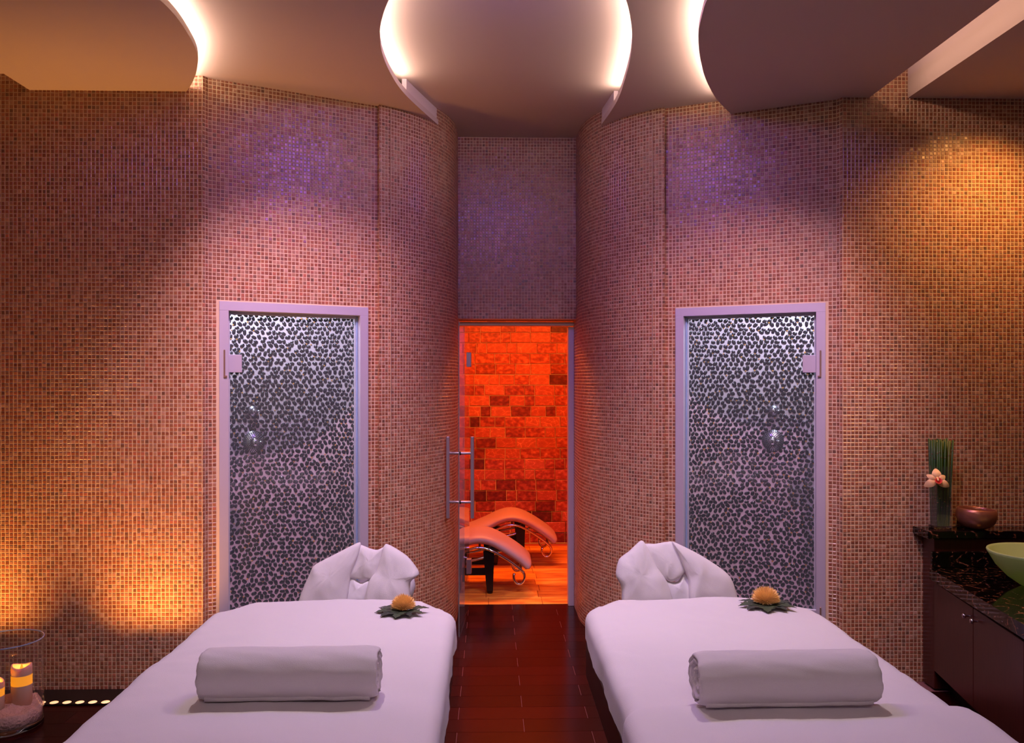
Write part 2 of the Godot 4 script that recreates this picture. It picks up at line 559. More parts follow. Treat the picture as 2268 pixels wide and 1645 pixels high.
func tiled_wall(called: String, p: PackedVector2Array, y0: float, y1: float, hole := [], singles := 0, single_from := Vector2i.ZERO, thick := 0.07) -> MeshInstance3D:
	var cum := PackedFloat32Array([0.0])
	for i in p.size() - 1:
		cum.append(cum[i] + p[i].distance_to(p[i + 1]))
	var total: float = cum[cum.size() - 1]
	var cuts: Array = []
	for c in cum:
		cuts.append(c)
	if not hole.is_empty():
		cuts.append(hole[0]); cuts.append(hole[1])
	cuts.sort()
	var s := ST(false)
	for i in cuts.size() - 1:
		if cuts[i + 1] - cuts[i] < 1e-5:
			continue
		var a: Array = path_at(p, cum, cuts[i] + 1e-6)
		var b: Array = path_at(p, cum, cuts[i + 1] - 1e-6)
		var na := Vector2(-a[1].y, a[1].x)
		var nb := Vector2(-b[1].y, b[1].x)
		var mid: float = (cuts[i] + cuts[i + 1]) * 0.5
		var ylo := y0
		if not hole.is_empty() and mid > hole[0] and mid < hole[1]:
			ylo = hole[3]
		var f0 := Vector3(a[0].x, 0, a[0].y)
		var f1 := Vector3(b[0].x, 0, b[0].y)
		var g0 := f0 - Vector3(na.x, 0, na.y) * thick
		var g1 := f1 - Vector3(nb.x, 0, nb.y) * thick
		var lo := Vector3(0, ylo, 0)
		var hi := Vector3(0, y1, 0)
		quad(s, f0 + lo, f0 + hi, f1 + hi, f1 + lo)
		quad(s, g1 + lo, g1 + hi, g0 + hi, g0 + lo)
		quad(s, f0 + hi, g0 + hi, g1 + hi, f1 + hi)
		quad(s, f1 + lo, g1 + lo, g0 + lo, f0 + lo)
		if i == 0 or (not hole.is_empty() and (absf(cuts[i] - hole[0]) < 1e-4 or absf(cuts[i] - hole[1]) < 1e-4)):
			quad(s, g0 + Vector3(0, y0, 0), g0 + hi, f0 + hi, f0 + Vector3(0, y0, 0))
		if i == cuts.size() - 2:
			quad(s, f1 + lo, f1 + hi, g1 + hi, g1 + lo)
	var wall := fin(s, called, M.grout, self)
	structure(wall)
	# the mosaic
	var n := maxi(1, int(round(total / TILE)))
	var pitch := total / n
	var rows := int((y1 - y0) / TILE)
	var pal := palette()
	var xf: Array = []
	var cols: Array = []
	var made := 0
	for i in n:
		var st: Array = path_at(p, cum, (i + 0.5) * pitch)
		var t := Vector3(st[1].x, 0, st[1].y)
		var nn := Vector3(-st[1].y, 0, st[1].x)
		for j in rows:
			var y := y0 + (j + 0.5) * TILE
			var sc := (i + 0.5) * pitch
			if not hole.is_empty() and sc > hole[0] - 0.004 and sc < hole[1] + 0.004 and y < hole[3] + 0.004:
				continue
			var b := Basis(t, Vector3.UP, nn)
			b = b.rotated(t, rng.randfn(0.0, 0.032)).rotated(Vector3.UP, rng.randfn(0.0, 0.032))
			b = b.scaled_local(Vector3(rng.randf_range(0.95, 1.04) * pitch / TILE, rng.randf_range(0.95, 1.04), 1.0))
			var at := Vector3(st[0].x, y, st[0].y) + t * rng.randfn(0, 0.0003) + Vector3.UP * rng.randfn(0, 0.0003)
			var r := rng.randf()
			var c := 0
			for q in [0.24, 0.44, 0.58, 0.70, 0.82, 0.88, 0.97]:
				if r > q:
					c += 1
			var tf := Transform3D(b, at)
			if singles > 0 and made < singles and i >= single_from.x and j >= single_from.y and j < single_from.y + 20:
				var o := put(the_tile, "tile", M["tile%d" % c], wall)
				o.transform = tf
				made += 1
				continue
			xf.append(tf)
			var sh := rng.randf_range(0.82, 1.18)
			cols.append(Color(pal[c].r * sh, pal[c].g * sh, pal[c].b * sh))
	var mm := MultiMesh.new()
	mm.transform_format = MultiMesh.TRANSFORM_3D
	mm.use_colors = true
	mm.mesh = the_tile
	mm.instance_count = xf.size()
	for i in xf.size():
		mm.set_instance_transform(i, xf[i])
		mm.set_instance_color(i, cols[i])
	var mi := MultiMeshInstance3D.new()
	mi.name = "mosaic_tiles"
	mi.multimesh = mm
	mi.material_override = M.tile
	mi.set_meta("kind", "stuff")
	mi.set_meta("label", "small square glazed brown and rust mosaic tiles")
	wall.add_child(mi)
	return wall

const DA := Vector2(-1.520, -4.550)   # left end of the left shower wall
const DB := Vector2(-0.665, -4.990)   # right end

func column_path() -> PackedVector2Array:
	var p := PackedVector2Array()
	var t := (DB - DA).normalized()
	var n := Vector2(-t.y, t.x)
	var st := DB + n * 0.030
	p.append(DB - t * 0.002)
	p.append(st)
	var f0 := deg_to_rad(36.0)
	var rr := (-0.228 - st.x) / (1.0 - sin(f0))
	for i in range(1, 41):
		var f := lerpf(f0, PI / 2, i / 40.0)
		p.append(Vector2(st.x + rr * (sin(f) - sin(f0)), st.y - rr * (cos(f0) - cos(f))))
	p.append(Vector2(-0.228, -6.154))
	return p

func walls() -> void:
	the_tile = tile_mesh()
	var top := 3.44
	tiled_wall("wall_left", PackedVector2Array([Vector2(-3.40, -4.515), Vector2(-1.536, -4.515), Vector2(-1.520, -4.550)]), 0.0, top, [], 300, Vector2i(36, 42))
	tiled_wall("wall_right", PackedVector2Array([Vector2(MID + 1.520, -4.550), Vector2(MID + 1.536, -4.515), Vector2(3.40, -4.515)]), 0.0, top, [], 300, Vector2i(12, 60))
	var L := DA.distance_to(DB)
	tiled_wall("wall_shower_front_left", PackedVector2Array([DA, DB]), 0.0, top, [0.0583 * L, 0.935 * L, 0.0, 2.08])
	tiled_wall("wall_shower_front_right", mirrored(PackedVector2Array([DA, DB])), 0.0, top, [0.065 * L, 0.9417 * L, 0.0, 2.08])
	tiled_wall("wall_column_left", column_path(), 0.0, top)
	tiled_wall("wall_column_right", mirrored(column_path()), 0.0, top)
	tiled_wall("wall_lintel", PackedVector2Array([Vector2(-0.228, -5.954), Vector2(0.616, -5.954)]), 2.088, top, [], 0, Vector2i.ZERO, 0.2)
	# the rest of the shell
	for w in [["wall_side_left", Vector3(-3.45, 1.72, -0.95), Vector3(0.1, 3.44, 7.3)], ["wall_side_right", Vector3(3.45, 1.72, -0.95), Vector3(0.1, 3.44, 7.3)], ["wall_rear", Vector3(0, 1.72, 2.70), Vector3(7.0, 3.44, 0.1)]]:
		var s := ST(false)
		box(s, w[1], w[2])
		structure(fin(s, w[0], M.outer_paint, self))

# ---------------------------------------------------------------- floor
func floors() -> void:
	var s := ST(false)
	prism(s, V2([-3.5, 2.75, 3.5, 2.75, 3.5, -4.6, 1.95, -4.6, 1.1, -5.0, 0.62, -6.154, -0.235, -6.154, -0.72, -5.0, -1.5, -4.6, -3.5, -4.6]), -0.12, -0.0014)
	var fl := fin(s, "floor", M.floor_joint, self)
	structure(fl)
	var w := 0.1495
	var L := 0.633
	var meshes := []
	for cut in [1.0, 0.5]:
		s = ST(false)
		box(s, Vector3(0, -0.0035, 0), Vector3(L * cut - 0.0018, 0.007, w - 0.0022), 0.0)
		meshes.append(mesh_of(s))
	var row0 := -4.07 + w * 0.5       # the row in front of z = -4.07
	for r in range(-14, 17):
		var z := row0 + r * w
		if z < -6.154 + 0.06 or z > -1.6:
			continue
		var x := (0.162 if r % 2 == 0 else -0.154) + L * 0.5
		for k in range(-5, 5):
			var cx := x + k * L
			var half := 3.3
			if z < -5.75:
				half = 0.0
			var lo := -2.6
			var hi := 2.9
			if z < -4.5:
				lo = -0.95; hi = 1.25
			if z < -5.1:
				lo = -0.75; hi = 1.1
			if cx - L * 0.5 < lo - 0.3 or cx + L * 0.5 > hi + 0.3 or (z < -4.44 and z > -4.6 and absf(cx - MID * 0.5) > 1.75):
				continue
			var o := put(meshes[0], "plank", M["plank%d" % rng.randi_range(0, 3)], fl)
			o.position = Vector3(cx, 0, z)

# ---------------------------------------------------------------- ceilings
func ceilings() -> void:
	var s := ST(false)
	box(s, Vector3(0, TOPC + 0.03, -1.75), Vector3(7.0, 0.06, 9.0))
	structure(fin(s, "ceiling", M.plaster, self))
	var edge_l := smooth_line(V2([-0.329, -5.348, -0.405, -5.081, -0.467, -4.847, -0.507, -4.647, -0.530, -4.418, -0.537, -4.227, -0.531, -4.074, -0.510, -3.896, -0.474, -3.732, -0.432, -3.594, -0.36, -3.43, -0.26, -3.27, -0.12, -3.13, 0.08, -3.06]))
	var edge_r := smooth_line(V2([0.711, -5.311, 0.732, -5.059, 0.743, -4.815, 0.733, -4.537, 0.718, -4.297, 0.697, -4.097, 0.669, -3.915, 0.629, -3.731, 0.583, -3.567, 0.52, -3.42, 0.42, -3.27, 0.27, -3.13, 0.08, -3.06]))
	s = ST(false)
	var pl := V2([-3.4, -5.6, -0.36, -5.6])
	pl.append_array(edge_l)
	pl.append_array(V2([0.08, 2.65, -3.4, 2.65]))
	prism(s, pl, CEIL, CEIL + 0.034)
	structure(fin(s, "ceiling_main_left", M.plaster, self))
	s = ST(false)
	pl = V2([2.07, -5.6, 0.75, -5.6])
	pl.append_array(edge_r)
	pl.append_array(V2([0.08, 2.65, 2.07, 2.65]))
	prism(s, pl, CEIL, CEIL + 0.034)
	structure(fin(s, "ceiling_main_right", M.plaster, self))
	# dropped soffits
	var sof_l := smooth_line(V2([-1.66, -4.58, -1.639, -4.539, -1.559, -4.407, -1.481, -4.250, -1.437, -4.146, -1.400, -4.047, -1.372, -3.937, -1.353, -3.813, -1.336, -3.650, -1.333, -3.531, -1.341, -3.431, -1.37, -3.27, -1.45, -3.05, -1.58, -2.85, -1.78, -2.66, -2.05, -2.52, -2.45, -2.45]))
	s = ST(false)
	pl = V2([-2.45, -4.58])
	pl.append_array(sof_l)
	prism(s, pl, SOF, SOF + 0.03)
	structure(fin(s, "ceiling_soffit_left", M.plaster, self))
	var sof_r := smooth_line(V2([1.45, -4.88, 1.388, -4.793, 1.240, -4.549, 1.112, -4.270, 1.022, -4.023, 0.965, -3.838, 0.926, -3.684, 0.900, -3.528, 0.882, -3.372, 0.89, -3.2, 0.94, -3.0, 1.05, -2.8, 1.25, -2.6, 1.55, -2.48, 2.073, -2.42]))
	s = ST(false)
	pl = V2([2.073, -4.9])
	pl.append_array(sof_r)
	prism(s, pl, SOF, SOF + 0.03)
	structure(fin(s, "ceiling_soffit_right", M.plaster, self))
	s = ST(false)
	prism(s, V2([2.287, -4.53, 3.4, -4.53, 3.4, 0.5, 2.287, 0.5]), SOF, TOPC)
	structure(fin(s, "ceiling_soffit_vanity", M.plaster, self))
	# closed fascias where the recess runs into the curved walls
	for f in [[edge_l, 14, 1.0], [edge_r, 9, -1.0]]:
		s = ST(false)
		var q := PackedVector2Array()
		for i in range(0, f[1]):
			q.append(f[0][i] + Vector2(-0.004 * f[2], 0))
		for i in range(f[1] - 1, -1, -1):
			q.append(f[0][i] + Vector2(-0.030 * f[2], 0))
		prism(s, q, CEIL + 0.034, TOPC)
		structure(fin(s, "trim_%d" % (1 if f[2] > 0 else 2), M.plaster_white, self))
	# cove strips: a glowing tape on top of each edge and a light of its size above it
	var runs := [
		[edge_l, 15, 66, -0.020, CEIL + 0.034, 0.050, "left rim of the egg-shaped ceiling recess"],
		[edge_r, 10, 62, 0.020, CEIL + 0.034, 0.050, "right rim of the egg-shaped ceiling recess"],
		[sof_l, 8, 84, -0.020, SOF + 0.03, 0.046, "dropped soffit beside the candle wall"],
		[sof_r, 9, 74, 0.020, SOF + 0.03, 0.052, "dropped soffit beside the vanity wall"]]
	for r in runs:
		var line: PackedVector2Array = r[0]
		var pts := []
		var outs := []
		var i: int = r[1]
		while i <= mini(r[2], line.size() - 1):
			var t := (line[mini(i + 1, line.size() - 1)] - line[maxi(i - 1, 0)]).normalized()
			var n := Vector2(-t.y, t.x)
			if n.x * r[3] < 0.0 and absf(n.x) > 0.2:
				n = -n
			elif absf(n.x) <= 0.2 and n.y < 0.0:
				n = -n
			outs.append(Vector3(-n.x, 0, -n.y))
			pts.append(Vector3(line[i].x + n.x * absf(r[3]), r[4] + 0.004, line[i].y + n.y * absf(r[3])))
			i += 5
		s = ST(false)
		for j in pts.size() - 1:
			var a: Vector3 = pts[j]
			var b: Vector3 = pts[j + 1]
			box(s, Vector3.ZERO, Vector3(0.014, 0.006, (b - a).length()), 0.0, Transform3D(Basis.looking_at(b - a, Vector3.UP), (a + b) * 0.5))
			var len := (b - a).length()
			strip_light(a + Vector3(0, 0.005, 0), b + Vector3(0, 0.005, 0), 0.012, outs[j], Color(1.0, 0.84, 0.78), r[5] * len / 0.16)
		var o := fin(s, "cove_light_strip", M.led, self)
		tag(o, "glowing tape light hidden on the " + r[6], "cove light")
	# slot light by the vanity
	s = ST(false)
	box(s, Vector3(2.03, SOF + 0.034, -3.4), Vector3(0.014, 0.006, 2.0))
	tag(fin(s, "cove_light_strip", M.led, self), "glowing tape light in the straight ceiling slot by the vanity", "cove light")
	for j in 5:
		area_light("slot_strip_light", Vector3(2.034, SOF + 0.06, -4.2 + j * 0.4), Vector3(1, 0.05, 0), Vector2(0.38, 0.014), Color(1.0, 0.78, 0.70), 0.045)

# ---------------------------------------------------------------- shower cabins
func shower(right: bool) -> void:
	var mx := func(v: Vector2) -> Vector2: return Vector2(MID - v.x, v.y) if right else v
	var side := "right" if right else "left"
	var C := Vector2(-1.26, -4.97)
	var R := 0.62
	# wall from the outer jamb round the back to the inner jamb; angle 0 = +z, growing towards +x
	var a0 := deg_to_rad(-50.0)
	var a1 := deg_to_rad(-258.0)
	var pt := func(an: float, rr: float) -> Vector2: return mx.call(C + Vector2(sin(an), cos(an)) * rr)
	var s := ST(true)
	var N := 60
	var rows := []
	for i in N + 1:
		var an := lerpf(a0, a1, float(i) / N)
		var p: Vector2 = pt.call(an, R)
		rows.append([Vector3(p.x, 2.45, p.y), Vector3(p.x, -0.03, p.y)])
	if right:
		rows.reverse()
	grid(s, rows)
	var wall := fin(s, "wall_shower_" + side, M.pebble_grout, self)
	structure(wall)
	# pebbles: one proud ellipsoid cap in a few shapes
	var caps := []
	for v in 3:
		var sp := ST(true)
		var prof := [[1.0, 0.0], [0.94, 0.42], [0.72, 0.78], [0.36, 0.97], [0.0, 1.03]]
		var sg := 12
		for i in prof.size() - 1:
			for j in sg:
				var q := []
				for e in [[i, j + 1], [i + 1, j + 1], [i + 1, j], [i, j]]:
					var th: float = TAU * (e[1] % sg) / sg
					var egg: float = 1.0 + [0.0, 0.16, -0.12][v] * cos(th)
					q.append(Vector3(prof[e[0]][0] * signf(cos(th)) * pow(absf(cos(th)), 0.82), prof[e[0]][0] * signf(sin(th)) * pow(absf(sin(th)), 0.82) * egg, prof[e[0]][1]))
				if i == prof.size() - 2:
					tri(sp, q[3], q[0], q[1])
				else:
					quad(sp, q[3], q[0], q[1], q[2])
		caps.append(mesh_of(sp))
	var flow := FastNoiseLite.new()
	flow.seed = 5 if right else 11
	flow.frequency = 3.2
	var arc := R * absf(a1 - a0)
	var dx := 0.0362
	var dy := 0.0290
	var spots := []
	var jrow := 0
	var y := 0.02
	while y < 2.42:
		var u := 0.02 + (dx * 0.5 if jrow % 2 else 0.0)
		while u < arc - 0.02:
			spots.append(Vector2(u + rng.randfn(0, dx * 0.10), y + rng.randfn(0, dy * 0.12)))
			u += dx
		y += dy
		jrow += 1
	var cols := [Color(0.0026, 0.0030, 0.0036), Color(0.0016, 0.0018, 0.0022), Color(0.0040, 0.0041, 0.0046), Color(0.0075, 0.0066, 0.0056)]
	var by := [[], [], []]
	var singles := 0
	var chips := ST(false)
	var placed := {}
	var valve_u: float = R * absf((deg_to_rad(-156.7 if right else -152.4)) - a0)
	for p in spots:
		var an: float = lerpf(a0, a1, p.x / arc)
		if Vector2(p.x - valve_u, p.y - 1.25).length() < 0.055 or Vector2(p.x - valve_u, p.y - 1.45).length() < 0.022:
			continue
		var pl: Vector2 = pt.call(an, R)
		var cc: Vector2 = mx.call(C)
		var nin := (cc - pl).normalized()
		var n := Vector3(nin.x, 0, nin.y)
		var tx := Vector3.UP.cross(n)
		var nxt: Vector2 = pt.call(an - 0.01, R)
		if tx.dot(Vector3(nxt.x - pl.x, 0, nxt.y - pl.y)) < 0.0:
			tx = -tx
		var la := rng.randf_range(0.0168, 0.0198)
		var lb := rng.randf_range(0.0112, 0.0134)
		var th0: float = flow.get_noise_2d(p.x, p.y) * 3.4 + rng.randfn(0, 0.5) + 0.6
		var th := th0
		var best := -1.0
		var cell := Vector2i(int(p.x / 0.045), int(p.y / 0.045))
		for q in 7:
			var tq: float = th0 + [0.0, 0.35, -0.35, 0.75, -0.75, 1.2, -1.2][q]
			var dv := Vector2(cos(tq), sin(tq)) * (la - lb)
			var clear := 0.006
			for cx in [-1, 0, 1]:
				for cy2 in [-1, 0, 1]:
					for e in placed.get(cell + Vector2i(cx, cy2), []):
						var cp := Geometry2D.get_closest_points_between_segments(p - dv, p + dv, e[0], e[1])
						clear = minf(clear, cp[0].distance_to(cp[1]) - lb - e[2])
			if clear > best + (0.0008 if q else 0.0):
				best = clear
				th = tq
			if best >= 0.0022:
				break
		if best < 0.0004:
			var kq := clampf(1.0 - (0.0004 - best) / 0.026, 0.70, 1.0)
			la *= kq
			lb *= kq
		var dvv := Vector2(cos(th), sin(th)) * (la - lb)
		if not placed.has(cell):
			placed[cell] = []
		placed[cell].append([p - dvv, p + dvv, lb])
		var ux := tx * cos(th) + Vector3.UP * sin(th)
		var uy := n.cross(ux)
		var tf := Transform3D(Basis(ux * la, uy * lb, n * rng.randf_range(0.006, 0.009)), Vector3(pl.x, p.y, pl.y) - n * 0.0006)
		var v := rng.randi_range(0, 2)
		var ci := 0
		var rr := rng.randf()
		ci = 0 if rr < 0.4 else (1 if rr < 0.75 else (2 if rr < 0.92 else 3))
		if singles < 300 and p.y > 1.62 and p.y < 2.05 and p.x > arc * 0.26 and p.x < arc * 0.80:
			var o := put(caps[v], "pebble", M["pebble%d" % ci], wall)
			o.transform = tf
			singles += 1
		else:
			by[v].append([tf, cols[ci]])
		if rng.randf() < 0.20:
			var cpos := Vector3(pl.x, p.y, pl.y) + tx * dx * 0.5 + Vector3.UP * dy * 0.45
			box(chips, Vector3.ZERO, Vector3(0.0085, 0.0085, 0.010) * rng.randf_range(0.7, 1.2), 0.0015, Transform3D(Basis(tx, Vector3.UP, n).rotated(n, rng.randf() * 3.0), cpos))
	for v in 3:
		var mm := MultiMesh.new()
		mm.transform_format = MultiMesh.TRANSFORM_3D
		mm.use_colors = true
		mm.mesh = caps[v]
		mm.instance_count = by[v].size()
		for i in by[v].size():
			mm.set_instance_transform(i, by[v][i][0])
			mm.set_instance_color(i, by[v][i][1])
		var mi := MultiMeshInstance3D.new()
		mi.name = "pebbles"
		mi.multimesh = mm
		mi.material_override = M.pebble
		mi.set_meta("kind", "stuff")
		wall.add_child(mi, true)
	var ch := fin(chips, "amber_chips", M.amber_chip, wall)
	ch.set_meta("kind", "stuff")
	# cabin floor and ceiling
	for e in [["floor_shower_" + side, -0.06, -0.002, M.pebble_grout], ["ceiling_shower_" + side, 2.43, 2.47, M.shower_paint]]:
		var f := ST(false)
		var poly := PackedVector2Array()
		for i in N + 1:
			poly.append(pt.call(lerpf(a0, a1, float(i) / N), R + 0.01))
		prism(f, poly, e[1], e[2])
		structure(fin(f, e[0], e[3], self))
	# lamp in the cabin ceiling
	var lp: Vector2 = mx.call(Vector2(-1.50, -5.16))
	var lo := thing("shower_ceiling_lamp", "small square cool white lamp in the %s shower cabin ceiling" % ("vanity side" if right else "candle side"), "ceiling lamp", Vector3(lp.x, 2.43, lp.y))
	var ls := ST(false)
	box(ls, Vector3(0, -0.004, 0), Vector3(0.19, 0.008, 0.19), 0.002)
	fin(ls, "frame", M.plaster_white, lo)
	ls = ST(false)
	box(ls, Vector3(0, -0.010, 0), Vector3(0.15, 0.004, 0.15))
	fin(ls, "lens", M.lamp_cool, lo)
	# valves
	for e in [[-156.7 if right else -152.4, 1.2485, true], [-156.2 if right else -151.8, 1.449, false]]:
		var an: float = deg_to_rad(e[0])
		var pl: Vector2 = pt.call(an, R)
		var cc: Vector2 = mx.call(C)
		var nin := (cc - pl).normalized()
		var n := Vector3(nin.x, 0, nin.y)
		var near_thing := "vanity side" if right else "candle side"
		var tf := Transform3D(Basis(Vector3.UP.cross(n), n, Vector3.UP.cross(n).cross(n)), Vector3(pl.x, e[1], pl.y))
		var o := thing("shower_valve", ("chrome shower mixer with large patterned round plate in the %s shower" if e[2] else "small round chrome shower diverter knob in the %s shower") % near_thing, "shower valve")
		o.transform = tf
		var r: float = 0.072 if e[2] else 0.034
		var sp := ST(true)
		lathe(sp, [Vector2(r, 0.0), Vector2(r, 0.010), Vector2(r * 0.97, 0.014), Vector2(0.0, 0.014)], 36)
		var pl_o := fin(sp, "plate", M.plate, o)
		if e[2]:
			var hs := ST(false)
			for ring in 5:
				var cr := 0.030 + ring * 0.0092
				var cnt := int(TAU * cr / 0.0125)
				for q in cnt:
					var an2 := TAU * (q + 0.5 * (ring % 2)) / cnt
					box(hs, Vector3.ZERO, Vector3(0.0058, 0.0016, 0.0094), 0.0008, Transform3D(Basis(Vector3.UP, -an2), Vector3(cr * cos(an2), 0.0145, cr * sin(an2))))
			fin(hs, "slots", M.black, pl_o)
		sp = ST(true)
		var kr := 0.026 if e[2] else 0.021
		lathe(sp, [Vector2(kr, 0.012), Vector2(kr, 0.058 if e[2] else 0.026), Vector2(kr * 0.94, 0.062 if e[2] else 0.048), Vector2(0.0, 0.062 if e[2] else 0.048)], 28)
		fin(sp, "knob", M.chrome, o)
		sp = ST(true)
		var lv := Vector3(0.0, 0.05 if e[2] else 0.038, 0.0)
		tube(sp, [lv + Vector3(kr * 0.8, 0, 0), lv + Vector3(kr + 0.022, 0.004, 0)], 0.006, 8)
		fin(sp, "lever", M.chrome, o)

func shower_door(right: bool) -> void:
	var A := Vector2(MID - DB.x, DB.y) if right else DA
	var B := Vector2(MID - DA.x, DA.y) if right else DB
	var L := A.distance_to(B)
	var t := (B - A).normalized()
	var s0 := (0.065 if right else 0.0583) * L
	var s1 := (0.9417 if right else 0.935) * L
	var w := s1 - s0
	var H := 2.08
	var n := Vector2(-t.y, t.x)
	var o := Node3D.new()
	o.name = "door_2" if right else "door_1"
	add_child(o)
	var org := A + t * s0
	o.transform = Transform3D(Basis(Vector3(t.x, 0, t.y), Vector3.UP, Vector3(n.x, 0, n.y)), Vector3(org.x, 0, org.y))
	structure(o, "frameless glass shower door in a satin metal frame, pebble wall behind, on the " + ("vanity" if right else "candle vase") + " side")
	var fw := 0.050
	var fd := 0.075
	var frame := Node3D.new()
	frame.name = "frame"
	o.add_child(frame)
	for e in [["jamb", Vector3(fw * 0.5, H * 0.5 - fw * 0.5, 0), Vector3(fw, H - fw, 0)], ["jamb", Vector3(w - fw * 0.5, H * 0.5 - fw * 0.5, 0), Vector3(fw, H - fw, 0)], ["head", Vector3(w * 0.5, H - fw * 0.5, 0), Vector3(w, fw, 0)]]:
		var s := ST(false)
		box(s, Vector3(e[1].x, e[1].y, 0.008 - fd * 0.5), Vector3(e[2].x, e[2].y, fd), 0.0015)
		fin(s, e[0], M.satin, frame)
	# stop behind the leaf
	for e in [["stop", Vector3(fw + 0.008, H * 0.5 - fw * 0.5, 0), Vector3(0.016, H - fw, 0.018)], ["stop", Vector3(w - fw - 0.008, H * 0.5 - fw * 0.5, 0), Vector3(0.016, H - fw, 0.018)], ["stop", Vector3(w * 0.5, H - fw - 0.008, 0), Vector3(w - fw * 2, 0.016, 0.018)]]:
		var s := ST(false)
		box(s, Vector3(e[1].x, e[1].y, -0.056), e[2], 0.001)
		fin(s, e[0], M.satin, frame)
	var sl := ST(false)
	box(sl, Vector3(w * 0.5, 0.012, -0.03), Vector3(w - fw * 2.0, 0.024, 0.06), 0.002)
	fin(sl, "sill", M.satin, frame)
	var gs := ST(false)
	var gw := w - fw * 2 - 0.012
	quad(gs, Vector3(fw + 0.006, 0.03, -0.038), Vector3(fw + 0.006, H - fw - 0.008, -0.038), Vector3(fw + 0.006 + gw, H - fw - 0.008, -0.038), Vector3(fw + 0.006 + gw, 0.03, -0.038))
	var g := fin(gs, "glass_leaf", M.pane, o)
	# polished free edge of the leaf, away from the hinges
	var ge := ST(false)
	var hx := fw + 0.006 + (gw - 0.006 if not right else 0.0)
	box(ge, Vector3(hx + (0.006 if not right else 0.0) - (0.0 if right else 0.0), (H - fw) * 0.5 + 0.012, -0.038), Vector3(0.010, H - fw - 0.04, 0.010), 0.001)
	fin(ge, "polished_edge", M.glass_edge, g)
	var dirx := 1.0 if not right else -1.0
	var jx := 0.0 if not right else w
	for hy in [1.742, 0.32]:
		var hn := Node3D.new()
		hn.name = "hinge"
		o.add_child(hn, true)
		var hs := ST(false)
		box(hs, Vector3(jx + dirx * (fw + 0.026), hy, -0.022), Vector3(0.095, 0.098, 0.014), 0.0015)
		fin(hs, "clamp_plate", M.satin, hn)
		hs = ST(false)
		box(hs, Vector3(jx + dirx * 0.026, hy, 0.012), Vector3(0.008, 0.148, 0.012), 0.0015)
		box(hs, Vector3(jx + dirx * 0.034, hy - 0.070, 0.012), Vector3(0.012, 0.008, 0.012), 0.001)
		fin(hs, "wall_plate", M.bronze, hn)

